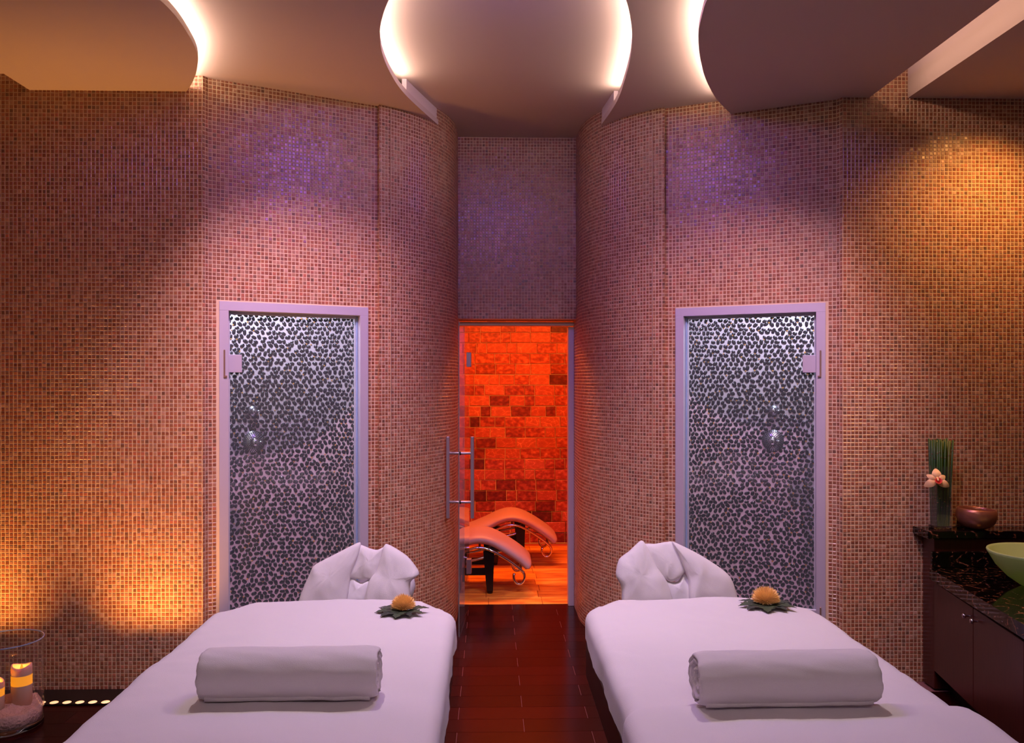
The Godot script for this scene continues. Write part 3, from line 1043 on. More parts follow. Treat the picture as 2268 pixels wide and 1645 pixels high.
# ---------------------------------------------------------------- salt room
func salt_room() -> void:
	var zb := -8.47
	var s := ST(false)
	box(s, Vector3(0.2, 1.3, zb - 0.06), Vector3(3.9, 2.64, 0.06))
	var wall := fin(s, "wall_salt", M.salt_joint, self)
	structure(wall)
	for e in [["wall_salt_left", Vector3(-1.75, 1.3, -7.4), Vector3(0.08, 2.64, 2.5)], ["wall_salt_right", Vector3(2.15, 1.3, -7.4), Vector3(0.08, 2.64, 2.5)], ["wall_salt_front_left", Vector3(-1.03, 1.3, -6.25), Vector3(1.5, 2.64, 0.06)], ["wall_salt_front_right", Vector3(1.42, 1.3, -6.25), Vector3(1.5, 2.64, 0.06)]]:
		s = ST(false)
		box(s, e[1], e[2])
		structure(fin(s, e[0], M.salt_plain, self))
	s = ST(false)
	box(s, Vector3(0.2, 2.60, -7.35), Vector3(3.9, 0.06, 2.5))
	structure(fin(s, "ceiling_salt", M.salt_plain, self))
	s = ST(false)
	box(s, Vector3(0.195, 2.37, -6.19), Vector3(0.84, 0.56, 0.06))
	structure(fin(s, "wall_salt_head", M.salt_plain, self))
	# lamp panel
	s = ST(false)
	box(s, Vector3(0.2, 2.55, -7.35), Vector3(1.6, 0.03, 0.5), 0.004)
	tag(fin(s, "ceiling_light_panel", M.lamp_salt, self), "long orange light panel on the salt room ceiling", "light panel")
	# bricks
	var bl := 0.2035
	var bh := 0.1068
	var shapes := []
	for v in 5:
		var bs := ST(false)
		var hw: float = [bl, bl, bl, bl * 0.5, bl * 0.75][v]
		var j := func(): return rng.randf_range(-0.004, 0.004)
		var b := 0.005
		var o := [Vector3(-hw * 0.5, -bh * 0.5, 0), Vector3(-hw * 0.5, bh * 0.5, 0), Vector3(hw * 0.5, bh * 0.5, 0), Vector3(hw * 0.5, -bh * 0.5, 0)]
		var q := []
		var sh := []
		for c in o:
			var inn := Vector3(c.x - signf(c.x) * 0.0026 + j.call() * 0.35, c.y - signf(c.y) * 0.0026 + j.call() * 0.35, 0.0)
			sh.append(inn + Vector3(0, 0, 0.036 + j.call() * 0.6))
			q.append(Vector3(inn.x - signf(c.x) * b + j.call(), inn.y - signf(c.y) * b + j.call(), 0.041 + j.call() * 0.5))
			c = inn
		for k in 4:
			o[k] = Vector3(sh[k].x, sh[k].y, -0.03)
		quad(bs, q[0], q[1], q[2], q[3])
		for k in 4:
			var k2 := (k + 1) % 4
			quad(bs, sh[k], sh[k2], q[k2], q[k])
			quad(bs, o[k], o[k2], sh[k2], sh[k])
		shapes.append(mesh_of(bs))
	var wts := [0, 0, 1, 1, 4, 4, 2, 3, 3, 1, 4, 0, 0, 3, 4, 5]
	for r in 24:
		var y := (r + 0.5) * bh
		var x := -1.05 + (bl * 0.5 if r % 2 else 0.0) - rng.randf() * 0.03
		while x < 1.35:
			var v := rng.randi_range(0, 2)
			var hw := bl
			if rng.randf() < 0.20:
				v = 3; hw = bl * 0.5
			elif rng.randf() < 0.12:
				v = 4; hw = bl * 0.75
			if x + hw > -0.85 and x < 1.25:
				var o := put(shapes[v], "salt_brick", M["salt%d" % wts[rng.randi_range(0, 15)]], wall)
				o.position = Vector3(x + hw * 0.5, y, zb - 0.03 + rng.randf_range(-0.003, 0.003))
				o.rotation.z = rng.randfn(0, 0.004)
			x += hw
	# salt floor; its glow is put into a brighter tile colour, no emission
	s = ST(false)
	box(s, Vector3(0.2, -0.06, -7.32), Vector3(3.9, 0.1, 2.34))
	var fl := fin(s, "floor_salt", M.salt_plain, self)
	structure(fl)
	var tx := 0.40
	var tz := 0.195
	s = ST(false)
	box(s, Vector3(0, -0.004, 0), Vector3(tx - 0.003, 0.012, tz - 0.003), 0.002)
	var fm := mesh_of(s)
	for i in 11:
		for k in 7:
			var o := put(fm, "floor_tile", M["salt_floor%d" % rng.randi_range(0, 2)], fl)
			o.position = Vector3(-1.03 + k * tx + (0.0 if i % 2 else 0.02), 0.0, -6.252 - i * tz)

func glass_door() -> void:
	# satin frame in the passage and the glass leaf that stands open against the curved wall
	var o := Node3D.new()
	o.name = "door_3"
	add_child(o)
	structure(o, "open frameless glass door of the glowing salt room with long bar handle")
	var zf := -6.154
	var fr := Node3D.new()
	fr.name = "frame"
	o.add_child(fr)
	for e in [["jamb", Vector3(-0.206, 1.02, zf + 0.015), Vector3(0.042, 2.04, 0.09)], ["jamb", Vector3(0.594, 1.02, zf + 0.015), Vector3(0.042, 2.04, 0.09)], ["head", Vector3(0.194, 2.062, zf + 0.015), Vector3(0.842, 0.026, 0.09)]]:
		var s := ST(false)
		box(s, e[1], e[2], 0.002)
		fin(s, e[0], M.satin, fr)
	# leaf
	var h := Vector3(-0.150, 0, -6.10)
	var e := Vector3(-0.197, 0, -5.345)
	var t := (e - h).normalized()
	var n := t.cross(Vector3.UP)
	var leaf := ST(false)
	var y0 := 0.012
	var y1 := 2.03
	quad(leaf, h + Vector3(0, y0, 0), h + Vector3(0, y1, 0), e + Vector3(0, y1, 0), e + Vector3(0, y0, 0))
	var lf := fin(leaf, "glass_leaf", M.pane, o)
	var ed := ST(false)
	tube(ed, [e + Vector3(0, y0, 0), e + Vector3(0, y1, 0)], 0.003, 6)
	fin(ed, "polished_edge", M.clear_edge, lf)
	for hy in [1.80, 0.30]:
		var s := ST(false)
		box(s, Vector3.ZERO, Vector3(0.034, 0.105, 0.055), 0.002, Transform3D(Basis(n, Vector3.UP, t), h + t * 0.02 + Vector3(0, hy, 0)))
		fin(s, "hinge", M.steel, o)
	# pull handle: a bar on each side with two standoffs
	var hc := h + t * (e - h).length() * 0.905
	var hd := Node3D.new()
	hd.name = "pull_handle"
	o.add_child(hd)
	for sgn in [-1.0, 1.0]:
		var s := ST(true)
		var c: Vector3 = hc + n * sgn * 0.079
		tube(s, [c + Vector3(0, 0.757, 0), c + Vector3(0, 0.76, 0), c + Vector3(0, 1.282, 0), c + Vector3(0, 1.285, 0)], 0.0125, 14)
		fin(s, "bar", M.steel, hd)
	for y in [0.862, 1.178]:
		var s := ST(true)
		tube(s, [hc - n * 0.079 + Vector3(0, y, 0), hc + n * 0.079 + Vector3(0, y, 0)], 0.009, 12)
		fin(s, "standoff", M.steel, hd)
		s = ST(true)
		tube(s, [hc - n * 0.006 + Vector3(0, y, 0), hc + n * 0.006 + Vector3(0, y, 0)], 0.0125, 12)
		fin(s, "washer", M.black, hd)

# ---------------------------------------------------------------- loungers
func lounger(at: Vector3, label: String) -> void:
	var o := thing("chaise_lounge", label, "lounger", at, 0.0, "padded loungers in the salt room")
	# side line of the pad, foot end on the right (x, y)
	var line := smooth_line(V2([-1.13, 0.74, -0.98, 0.60, -0.81, 0.42, -0.65, 0.30, -0.49, 0.28, -0.33, 0.335, -0.19, 0.40, -0.085, 0.422, 0.02, 0.40, 0.14, 0.335, 0.245, 0.262, 0.305, 0.205]), 5)
	var w := 0.25
	var th := 0.034
	var s := ST(true)
	var rings := []
	for i in line.size():
		var t := (line[mini(i + 1, line.size() - 1)] - line[maxi(i - 1, 0)]).normalized()
		var n := Vector2(-t.y, t.x)
		var k := 1.0
		if i == 0 or i == line.size() - 1:
			k = 0.55
		var ring := []
		for q in [[-w, -th * 0.5], [-w - 0.012, 0.0], [-w, th * 0.5], [-w + 0.03, th * 0.95], [-w * 0.5, th * 1.1], [0.0, th * 1.12], [w * 0.5, th * 1.1], [w - 0.03, th * 0.95], [w, th * 0.5], [w + 0.012, 0.0], [w, -th * 0.5], [w - 0.03, -th * 0.9], [0.0, -th * 0.9], [-w + 0.03, -th * 0.9]]:
			var p: Vector2 = line[i] + n * q[1] * k
			ring.append(Vector3(p.x, p.y, q[0] * (0.985 if k < 1.0 else 1.0)))
		rings.append(ring)
	var cnt: int = rings[0].size()
	for i in rings.size() - 1:
		for j in cnt:
			var k := (j + 1) % cnt
			quad(s, rings[i][j], rings[i + 1][j], rings[i + 1][k], rings[i][k])
	for e in [0, rings.size() - 1]:
		var c := Vector3.ZERO
		for v in rings[e]:
			c += v / cnt
		for j in cnt:
			var k := (j + 1) % cnt
			if e == 0:
				tri(s, c, rings[e][j], rings[e][k])
			else:
				tri(s, c, rings[e][k], rings[e][j])
	fin(s, "pad", M.leather, o)
	# chrome side tubes with curled foot
	for sg in [-1.0, 1.0]:
		var z: float = sg * (w - 0.015)
		var pts := []
		for i in range(0, line.size(), 2):
			var t := (line[mini(i + 1, line.size() - 1)] - line[maxi(i - 1, 0)]).normalized()
			var p: Vector2 = line[i] - Vector2(-t.y, t.x) * 0.058
			pts.append(Vector3(p.x, p.y, z))
		var last: Vector3 = pts[pts.size() - 1]
		var cen := last + Vector3(-0.030, -0.036, 0)
		for q in 15:
			var an := deg_to_rad(lerpf(42.0, -205.0, q / 14.0))
			pts.append(cen + Vector3(cos(an) * 0.042, sin(an) * 0.056, -sg * 0.02 * q / 14.0))
		s = ST(true)
		tube(s, pts, 0.011, 8)
		fin(s, "side_tube", M.chrome, o)
		# curved runner
		s = ST(true)
		var rp := []
		for i in 21:
			var u := lerpf(-0.70, 0.10, i / 20.0)
			rp.append(Vector3(u, 0.235 + 0.34 * pow((u + 0.30) / 0.75, 2.0), sg * 0.16))
		tube(s, rp, 0.011, 8)
		fin(s, "runner", M.chrome, o)
	for zx in [-0.60, -0.08, 0.24]:
		s = ST(true)
		var yy := 0.22 if zx < -0.3 else (0.36 if zx < 0.2 else 0.19)
		tube(s, [Vector3(zx, yy, -w + 0.02), Vector3(zx, yy, w - 0.02)], 0.009, 8)
		fin(s, "cross_tube", M.chrome, o)
	# black base: four tapered legs and rails
	for lx in [-0.235, 0.0]:
		for sg in [-1.0, 1.0]:
			s = ST(false)
			var z: float = sg * 0.185
			var d := 0.035
			var top := [Vector3(lx - 0.052, 0.33, z - d), Vector3(lx + 0.036, 0.385, z - d), Vector3(lx + 0.036, 0.385, z + d), Vector3(lx - 0.052, 0.33, z + d)]
			if lx < -0.1:
				top = [Vector3(lx - 0.036, 0.30, z - d), Vector3(lx + 0.052, 0.28, z - d), Vector3(lx + 0.052, 0.28, z + d), Vector3(lx - 0.036, 0.30, z + d)]
			var bot := [Vector3(lx - 0.024, 0.025, z - d), Vector3(lx + 0.024, 0.025, z - d), Vector3(lx + 0.024, 0.025, z + d), Vector3(lx - 0.024, 0.025, z + d)]
			quad(s, top[3], top[2], top[1], top[0])
			quad(s, bot[0], bot[1], bot[2], bot[3])
			for k in 4:
				var k2 := (k + 1) % 4
				quad(s, bot[k2], bot[k], top[k], top[k2])
			var leg := fin(s, "leg", M.black_wood, o)
			s = ST(true)
			lathe(s, [Vector2(0.020, 0.0), Vector2(0.023, 0.004), Vector2(0.023, 0.026), Vector2(0.0, 0.026)], 14, Transform3D(Basis.IDENTITY, Vector3(lx, 0, z)))
			fin(s, "foot", M.black, leg)
	for sg in [-1.0, 1.0]:
		s = ST(false)
		box(s, Vector3(-0.117, 0.17, sg * 0.185), Vector3(0.22, 0.055, 0.03), 0.002)
		fin(s, "rail", M.black_wood, o)
	for lx in [-0.235, 0.0]:
		s = ST(false)
		box(s, Vector3(lx, 0.17, 0), Vector3(0.03, 0.055, 0.35), 0.002)
		fin(s, "cross_rail", M.black_wood, o)

# ---------------------------------------------------------------- massage beds
func puff(s: SurfaceTool, poly: PackedVector2Array, thick: float, z0: float, lean: float, y_base: float, ctr := Vector2.INF, round_by := 0.22) -> void:
	# a soft folded piece of towel with the given outline in (x, y), standing at z0 and leaning back
	var out := smooth_line_closed(poly, 4)
	var c := Vector2.ZERO
	for p in out:
		c += p / out.size()
	if ctr != Vector2.INF:
		c = ctr
	var lv := [[1.0, 0.0], [1.012, 0.30], [1.005, 0.52], [0.97, 0.74], [0.90, 0.92], [0.80, 1.04], [0.68, 1.14], [0.54, 1.22], [0.40, 1.28], [0.26, 1.32], [0.12, 1.34], [0.0, 1.34]]
	var wr := FastNoiseLite.new()
	wr.seed = 17
	wr.frequency = 9.0
	var rings := []
	for l in lv:
		var ring := []
		for p in out:
			var q: Vector2 = c + (p - c) * l[0]
			var wq: float = wr.get_noise_2d(q.x * 1.6, q.y * 0.7) * 0.012 * smoothstep(1.0, 0.85, l[0])
			ring.append(Vector3(q.x, q.y, z0 - (q.y - y_base) * lean + thick * l[1] + wq))
		rings.append(ring)
	var n := out.size()
	var area := 0.0
	for i in n:
		area += out[i].cross(out[(i + 1) % n])
	for i in rings.size() - 1:
		for j in n:
			var k := (j + 1) % n
			if area < 0.0:
				quad(s, rings[i][j], rings[i + 1][j], rings[i + 1][k], rings[i][k]) if i < rings.size() - 2 else tri(s, rings[i][j], rings[i + 1][j], rings[i][k])
			else:
				quad(s, rings[i][k], rings[i + 1][k], rings[i + 1][j], rings[i][j]) if i < rings.size() - 2 else tri(s, rings[i][k], rings[i + 1][j], rings[i][j])
	var cb := Vector3(c.x, c.y, z0 - (c.y - y_base) * lean)
	for j in n:
		var k := (j + 1) % n
		if area < 0.0:
			tri(s, cb, rings[0][j], rings[0][k])
		else:
			tri(s, cb, rings[0][k], rings[0][j])

func smooth_line_closed(p: PackedVector2Array, n := 4) -> PackedVector2Array:
	var q := PackedVector2Array()
	var m := p.size()
	for i in m:
		var a := p[(i + m - 1) % m]
		var b := p[i]
		var c := p[(i + 1) % m]
		var d := p[(i + 2) % m]
		var t0 := (c - a) / 9.0
		var t1 := (d - b) / 9.0
		for k in n:
			q.append(b.bezier_interpolate(b + t0, c - t1, c, float(k) / n))
	return q

func bed(right: bool) -> void:
	var x0 := 0.352 if right else -1.035
	var x1 := 1.232 if right else -0.125
	var cx := (x0 + x1) * 0.5
	var zf := -3.235
	var zn := -1.30
	var top := 0.795
	var beside := "the marble vanity" if right else "the candle vase"
	# table
	var t := thing("massage_table", "padded massage table under a white blanket beside " + beside, "massage table", Vector3(cx, 0, (zf + zn) * 0.5))
	var len := zn - zf
	var s := ST(false)
	box(s, Vector3(0, 0.715, 0.0), Vector3(x1 - x0 - 0.11, 0.09, len - 0.12), 0.03)
	fin(s, "mattress", M.sheet, t)
	s = ST(false)
	box(s, Vector3(0, 0.585, 0.0), Vector3(x1 - x0 - 0.03, 0.165, len - 0.06), 0.02)
	fin(s, "top_frame", M.black_wood, t)
	s = ST(false)
	box(s, Vector3(0, 0.475, 0.0), Vector3(x1 - x0 - 0.10, 0.05, len - 0.20), 0.006)
	fin(s, "apron", M.cabinet, t)
	for lx in [-1.0, 1.0]:
		for lz in [-1.0, 1.0]:
			s = ST(false)
			box(s, Vector3(lx * (x1 - x0 - 0.26) * 0.5, 0.226, lz * (len - 0.5) * 0.5), Vector3(0.07, 0.450, 0.07), 0.006)
			fin(s, "leg", M.black_wood, t)
	for lz in [-1.0, 1.0]:
		s = ST(false)
		box(s, Vector3(0, 0.20, lz * (len - 0.5) * 0.5), Vector3(x1 - x0 - 0.33, 0.06, 0.04), 0.004)
		fin(s, "stretcher", M.black_wood, t)
	# face cradle at the head end
	var hc := Vector3(0.752 if right else -0.515, 0.80, -3.42)
	s = ST(true)
	var pts := []
	for i in 28:
		var a := TAU * i / 28.0
		pts.append(Vector3(hc.x - cx + 0.155 * cos(a), 0.800 + 0.075 * sin(a), -3.475 - 0.060 * sin(a) - t.position.z))
	tube(s, pts, 0.052, 14, true)
	fin(s, "face_cradle", M.sheet, t)
	for q in [-0.09, 0.09]:
		s = ST(true)
		tube(s, [Vector3(hc.x - cx + q, 0.655, -len * 0.5 + 0.10), Vector3(hc.x - cx + q, 0.66, -len * 0.5 - 0.10), Vector3(hc.x - cx + q, 0.70, -len * 0.5 - 0.16)], 0.012, 8)
		fin(s, "cradle_bracket", M.steel, t)
	# towel wrapped round the cradle
	var d := thing("cradle_towel", "white towel folded round the face cradle of the bed beside " + beside, "towel", Vector3(hc.x, 0.76, -3.33), 0.0)
	var shapes := {}
	if not right:
		shapes = {
			"left_flap": [V2([-0.752,0.735,-0.750,0.80,-0.722,0.875,-0.705,0.905,-0.612,0.951,-0.532,0.987,-0.535,0.942,-0.560,0.870,-0.582,0.735]), 0.040, -3.335],
			"right_flap": [V2([-0.492,0.735,-0.485,0.842,-0.456,0.882,-0.442,0.932,-0.424,0.981,-0.337,0.935,-0.285,0.873,-0.319,0.841,-0.330,0.735]), 0.040, -3.330],
			"centre_fold": [V2([-0.575,0.862,-0.549,0.933,-0.535,0.975,-0.492,0.962,-0.460,0.956,-0.420,0.970,-0.430,0.900,-0.468,0.853,-0.510,0.849]), 0.026, -3.342],
			"under_sheet": [V2([-0.60,0.735,-0.58,0.843,-0.560,0.866,-0.535,0.842,-0.514,0.833,-0.476,0.845,-0.465,0.735]), 0.020, -3.345]}
	else:
		shapes = {
			"left_flap": [V2([0.540,0.735,0.532,0.817,0.511,0.861,0.529,0.917,0.573,0.948,0.626,0.988,0.649,0.959,0.675,0.898,0.715,0.834,0.724,0.735]), 0.042, -3.335],
			"right_flap": [V2([0.755,0.984,0.865,0.932,0.972,0.855,0.985,0.735,0.807,0.735,0.803,0.843,0.785,0.898,0.766,0.953]), 0.040, -3.330],
			"centre_fold": [V2([0.636,0.970,0.682,0.973,0.762,0.980,0.790,0.911,0.796,0.874,0.763,0.843,0.733,0.834,0.701,0.851,0.665,0.898]), 0.028, -3.342],
			"under_sheet": [V2([0.705,0.735,0.705,0.834,0.737,0.829,0.765,0.832,0.792,0.859,0.815,0.834,0.82,0.735]), 0.020, -3.345]}
	for k in shapes:
		s = ST(true)
		puff(s, shapes[k][0], shapes[k][1], shapes[k][2], 0.45, 0.75)
		var o := fin(s, k, M.sheet if k == "under_sheet" else M.terry, d)
		o.position = -d.position
	# blanket
	var bl := ST(true)
	var nx := 72
	var nz := 96
	var r := 0.042
	var drop_side := 0.065
	var half := (x1 - x0) * 0.5
	var fold := FastNoiseLite.new()
	fold.seed = 3 if right else 4
	fold.frequency = 1.7
	var edge := func(a: float) -> Vector2:
		# a: arc length past the start of the rounded edge -> (outward, down)
		if a <= 0.0:
			return Vector2(a, 0.0)
		if a < r * PI / 2:
			return Vector2(r * sin(a / r), r * (1.0 - cos(a / r)))
		return Vector2(r, r + (a - r * PI / 2))
	var flat := half - r
	var span := flat + r * PI / 2 + drop_side
	var zlen0 := 0.0
	var rows := []
	for i in nz + 1:
		var v := float(i) / nz
		var zz := lerpf(-(r * PI / 2 + 0.10), (zn - zf) - r, v)     # arc length from the far edge towards the camera
		var ez: Vector2 = edge.call(-zz)
		var z := zf + r - ez.x
		var row := []
		for j in nx + 1:
			var u := lerpf(-span, span, float(j) / nx)
			var ex: Vector2 = edge.call(absf(u) - flat)
			var xx := (flat + ex.x) * signf(u) if absf(u) > flat else u
			var wid := 1.0
			var lift := 0.0
			if right and z > -2.16:
				var k := smoothstep(-2.16, -2.10, z)
				wid = 1.0 + 0.035 * k
				lift = 0.018 * k
			# rounded corners in plan
			var dx := maxf(ex.y, 0.0)
			var dz := maxf(ez.y, 0.0)
			var dn := sqrt(dx * dx + dz * dz) if dx < r and dz < r else maxf(dx, dz)
			var cr := 0.0
			if zz < 0.10 and absf(u) > flat - 0.10:
				var ax := clampf((absf(u) - flat + 0.10) / 0.10, 0.0, 1.0)
				var az := clampf((0.10 - zz) / 0.10, 0.0, 1.0)
				cr = ax * az
			var crown := 0.016 * (1.0 - pow(absf(xx) / half, 2.0))
			var wob := fold.get_noise_2d(xx * 1.1 + 9.0, z * 1.9) * 0.011
			var hang := smoothstep(0.03, 0.12, dx)
			var wave := fold.get_noise_2d(z * 1.8, 40.0 + signf(u) * 7.0) * 0.012 * hang
			var hem := 1.0 + fold.get_noise_2d(z * 1.2, 80.0 + signf(u) * 9.0) * 0.22
			var px := cx + (xx - signf(u) * cr * 0.035) * wid + signf(u) * wave
			var py := top + crown + wob + lift - (dn if dx < r else maxf(r + (dx - r) * hem, dz)) - cr * 0.012
			row.append(Vector3(px, py, z + cr * 0.03))
		rows.append(row)
	# front faces up: rows run towards the camera
	for i in rows.size() - 1:
		for j in nx:
			quad(bl, rows[i][j], rows[i][j + 1], rows[i + 1][j + 1], rows[i + 1][j])
	var bo := fin(bl, "blanket", M.blanket, self)
	tag(bo, "white plush blanket spread over the massage table beside " + beside, "blanket")
	# rolled towel
	var rx := 0.752 if right else -0.527
	var rz := -2.120 if right else -2.235
	var ro := thing("rolled_towel", "white towel rolled up lengthwise on the blanket beside " + beside, "towel", Vector3(rx, 0.832 if right else 0.815, rz), deg_to_rad(0.6 if right else 0.3))
	roll(ro, 0.462 if right else 0.466, right)
	# flower
	flower(Vector3(1.025, 0.818, -3.08) if right else Vector3(-0.315, 0.815, -3.045), 0.052 if right else 0.046, "orange chrysanthemum head on green leaves, on the blanket beside " + beside, 7 if right else 3)

func roll(o: Node3D, len: float, right: bool) -> void:
	# terry roll along x, flattened where it lies, with a spiral of layers in its ends
	var s := ST(true)
	var ny := 40
	var R := 0.066
	var cy := 0.058
	var nf := FastNoiseLite.new()
	nf.seed = 8 if right else 9
	nf.frequency = 4.0
	var prof := []
	# (distance from the end, radius share): the end face first, with grooves between the layers
	for q in [[0.020, 0.10], [0.012, 0.16], [0.022, 0.24], [0.008, 0.34], [0.007, 0.44], [0.020, 0.50], [0.004, 0.60], [0.002, 0.72], [0.016, 0.78], [0.0, 0.84], [0.002, 0.91], [0.008, 0.96], [0.018, 0.99], [0.035, 1.0]]:
		prof.append(q)
	var xs := []
	for q in prof:
		xs.append([-len * 0.5 + q[0], q[1]])
	for i in range(1, 14):
		xs.append([lerpf(-len * 0.5 + 0.035, len * 0.5 - 0.035, i / 14.0), 1.0])
	for i in range(prof.size() - 1, -1, -1):
		xs.append([len * 0.5 - prof[i][0], prof[i][1]])
	var rings := []
	for e in xs:
		var ring := []
		for j in ny:
			var a := TAU * j / ny
			var rr: float = R * e[1]
			var yy := sin(a) * rr
			var zz := cos(a) * rr * 1.06
			var k: float = 1.0 + nf.get_noise_2d(e[0] * 2.0, a * 0.6) * 0.05
			yy = cy + yy * k
			if yy < 0.004:
				yy = 0.004
			# the outer flap ends low at the front
			ring.append(Vector3(e[0] + nf.get_noise_2d(a * 0.5, 3.0) * 0.006, yy, zz * k))
		rings.append(ring)
	for i in rings.size() - 1:
		for j in ny:
			var k := (j + 1) % ny
			quad(s, rings[i][k], rings[i + 1][k], rings[i + 1][j], rings[i][j])
	for e in [0, rings.size() - 1]:
		var c := Vector3.ZERO
		for v in rings[e]:
			c += v / ny
		for j in ny:
			var k := (j + 1) % ny
			if e == 0:
				tri(s, c, rings[e][k], rings[e][j])
			else:
				tri(s, c, rings[e][j], rings[e][k])
	fin(s, "roll", M.terry, o)
	# loose outer edge along the front bottom
	s = ST(true)
	var pts := []
	for i in 15:
		pts.append(Vector3(lerpf(-len * 0.5 + 0.02, len * 0.5 - 0.02, i / 14.0), 0.008 + nf.get_noise_1d(i * 0.7) * 0.003, 0.042))
	tube(s, pts, 0.009, 8)
	fin(s, "outer_hem", M.terry, o)

func leaf_mesh(sd: int) -> ArrayMesh:
	var g := RandomNumberGenerator.new()
	g.seed = sd
	var s := ST(false)
	# lobed outline along +x
	var up := []
	var n := 13
	for i in n + 1:
		var u := float(i) / n
		var w := 0.40 * sin(PI * pow(u, 0.75)) * (1.0 - 0.25 * u)
		w *= 1.0 if i % 3 != 0 else 0.60
		up.append(Vector2(u, maxf(w, 0.012) * g.randf_range(0.9, 1.1)))
	for i in n:
		var a: Vector2 = up[i]
		var b: Vector2 = up[i + 1]
		var h := func(u: float, w: float) -> float: return 0.05 + 0.10 * sin(u * 3.0) + absf(w) * 0.22 - u * u * 0.10
		for sg in [1.0, -1.0]:
			var m0 := Vector3(a.x, h.call(a.x, 0.0), 0)
			var m1 := Vector3(b.x, h.call(b.x, 0.0), 0)
			var e0 := Vector3(a.x + 0.05, h.call(a.x, a.y), a.y * sg)
			var e1 := Vector3(b.x + 0.05, h.call(b.x, b.y), b.y * sg)
			var dn := Vector3(0, -0.02, 0)
			if sg > 0:
				quad(s, m0, m1, e1, e0); quad(s, e0 + dn, e1 + dn, m1 + dn, m0 + dn)
				quad(s, e0, e1, e1 + dn, e0 + dn)
			else:
				quad(s, e0, e1, m1, m0); quad(s, m0 + dn, m1 + dn, e1 + dn, e0 + dn)
				quad(s, e0 + dn, e1 + dn, e1, e0)
	return mesh_of(s)

func flower(at: Vector3, R: float, label: String, sd: int) -> void:
	var o := thing("flower_head", label, "flower", at)
	var g := RandomNumberGenerator.new()
	g.seed = sd
	var s := ST(false)
	# dense dome of narrow petals
	var cnt := 520
	for i in cnt:
		var k := (i + 0.5) / cnt
		var phi := acos(1.0 - k * 1.12)
		var th := i * 2.399963
		var dir := Vector3(sin(phi) * cos(th), cos(phi) * 0.92, sin(phi) * sin(th))
		var base := dir * R * 0.66 + Vector3(0, R * 0.30, 0)
		var tip := dir * R * g.randf_range(0.94, 1.10) + Vector3(0, R * 0.30 + R * 0.05, 0)
		var sd_v := dir.cross(Vector3(g.randf() - 0.5, 1, g.randf() - 0.5)).normalized() * R * 0.085
		var up := dir.cross(sd_v).normalized() * R * 0.03
		tri(s, base - sd_v, tip, base + sd_v)
		tri(s, base + sd_v, tip, base + up * 2.0)
		tri(s, base + up * 2.0, tip, base - sd_v)
	fin(s, "petals", M.petal_orange, o)
	s = ST(true)
	lathe(s, [Vector2(R * 0.3, R * 0.02), Vector2(R * 0.60, R * 0.16), Vector2(R * 0.66, R * 0.42), Vector2(R * 0.50, R * 0.74), Vector2(0.0, R * 0.92)], 20)
	fin(s, "core", M.petal_orange, o)
	var angs := [-12.0, 22.0, 62.0, 98.0, 135.0, 172.0, 205.0, 338.0, 262.0]
	for i in angs.size():
		var m := leaf_mesh(sd * 31 + i)
		var le := put(m, "leaf", M.leaf if i % 2 else M.leaf_dark, o)
		var a := deg_to_rad(angs[i] + g.randf_range(-9, 9))
		var ln := R * g.randf_range(1.45, 1.9)
		le.transform = Transform3D(Basis(Vector3.UP, -a).scaled_local(Vector3(ln, ln * 0.38, ln * 1.0)), Vector3(cos(a), 0, sin(a)) * R * 0.35 + Vector3(0, 0.001, 0))

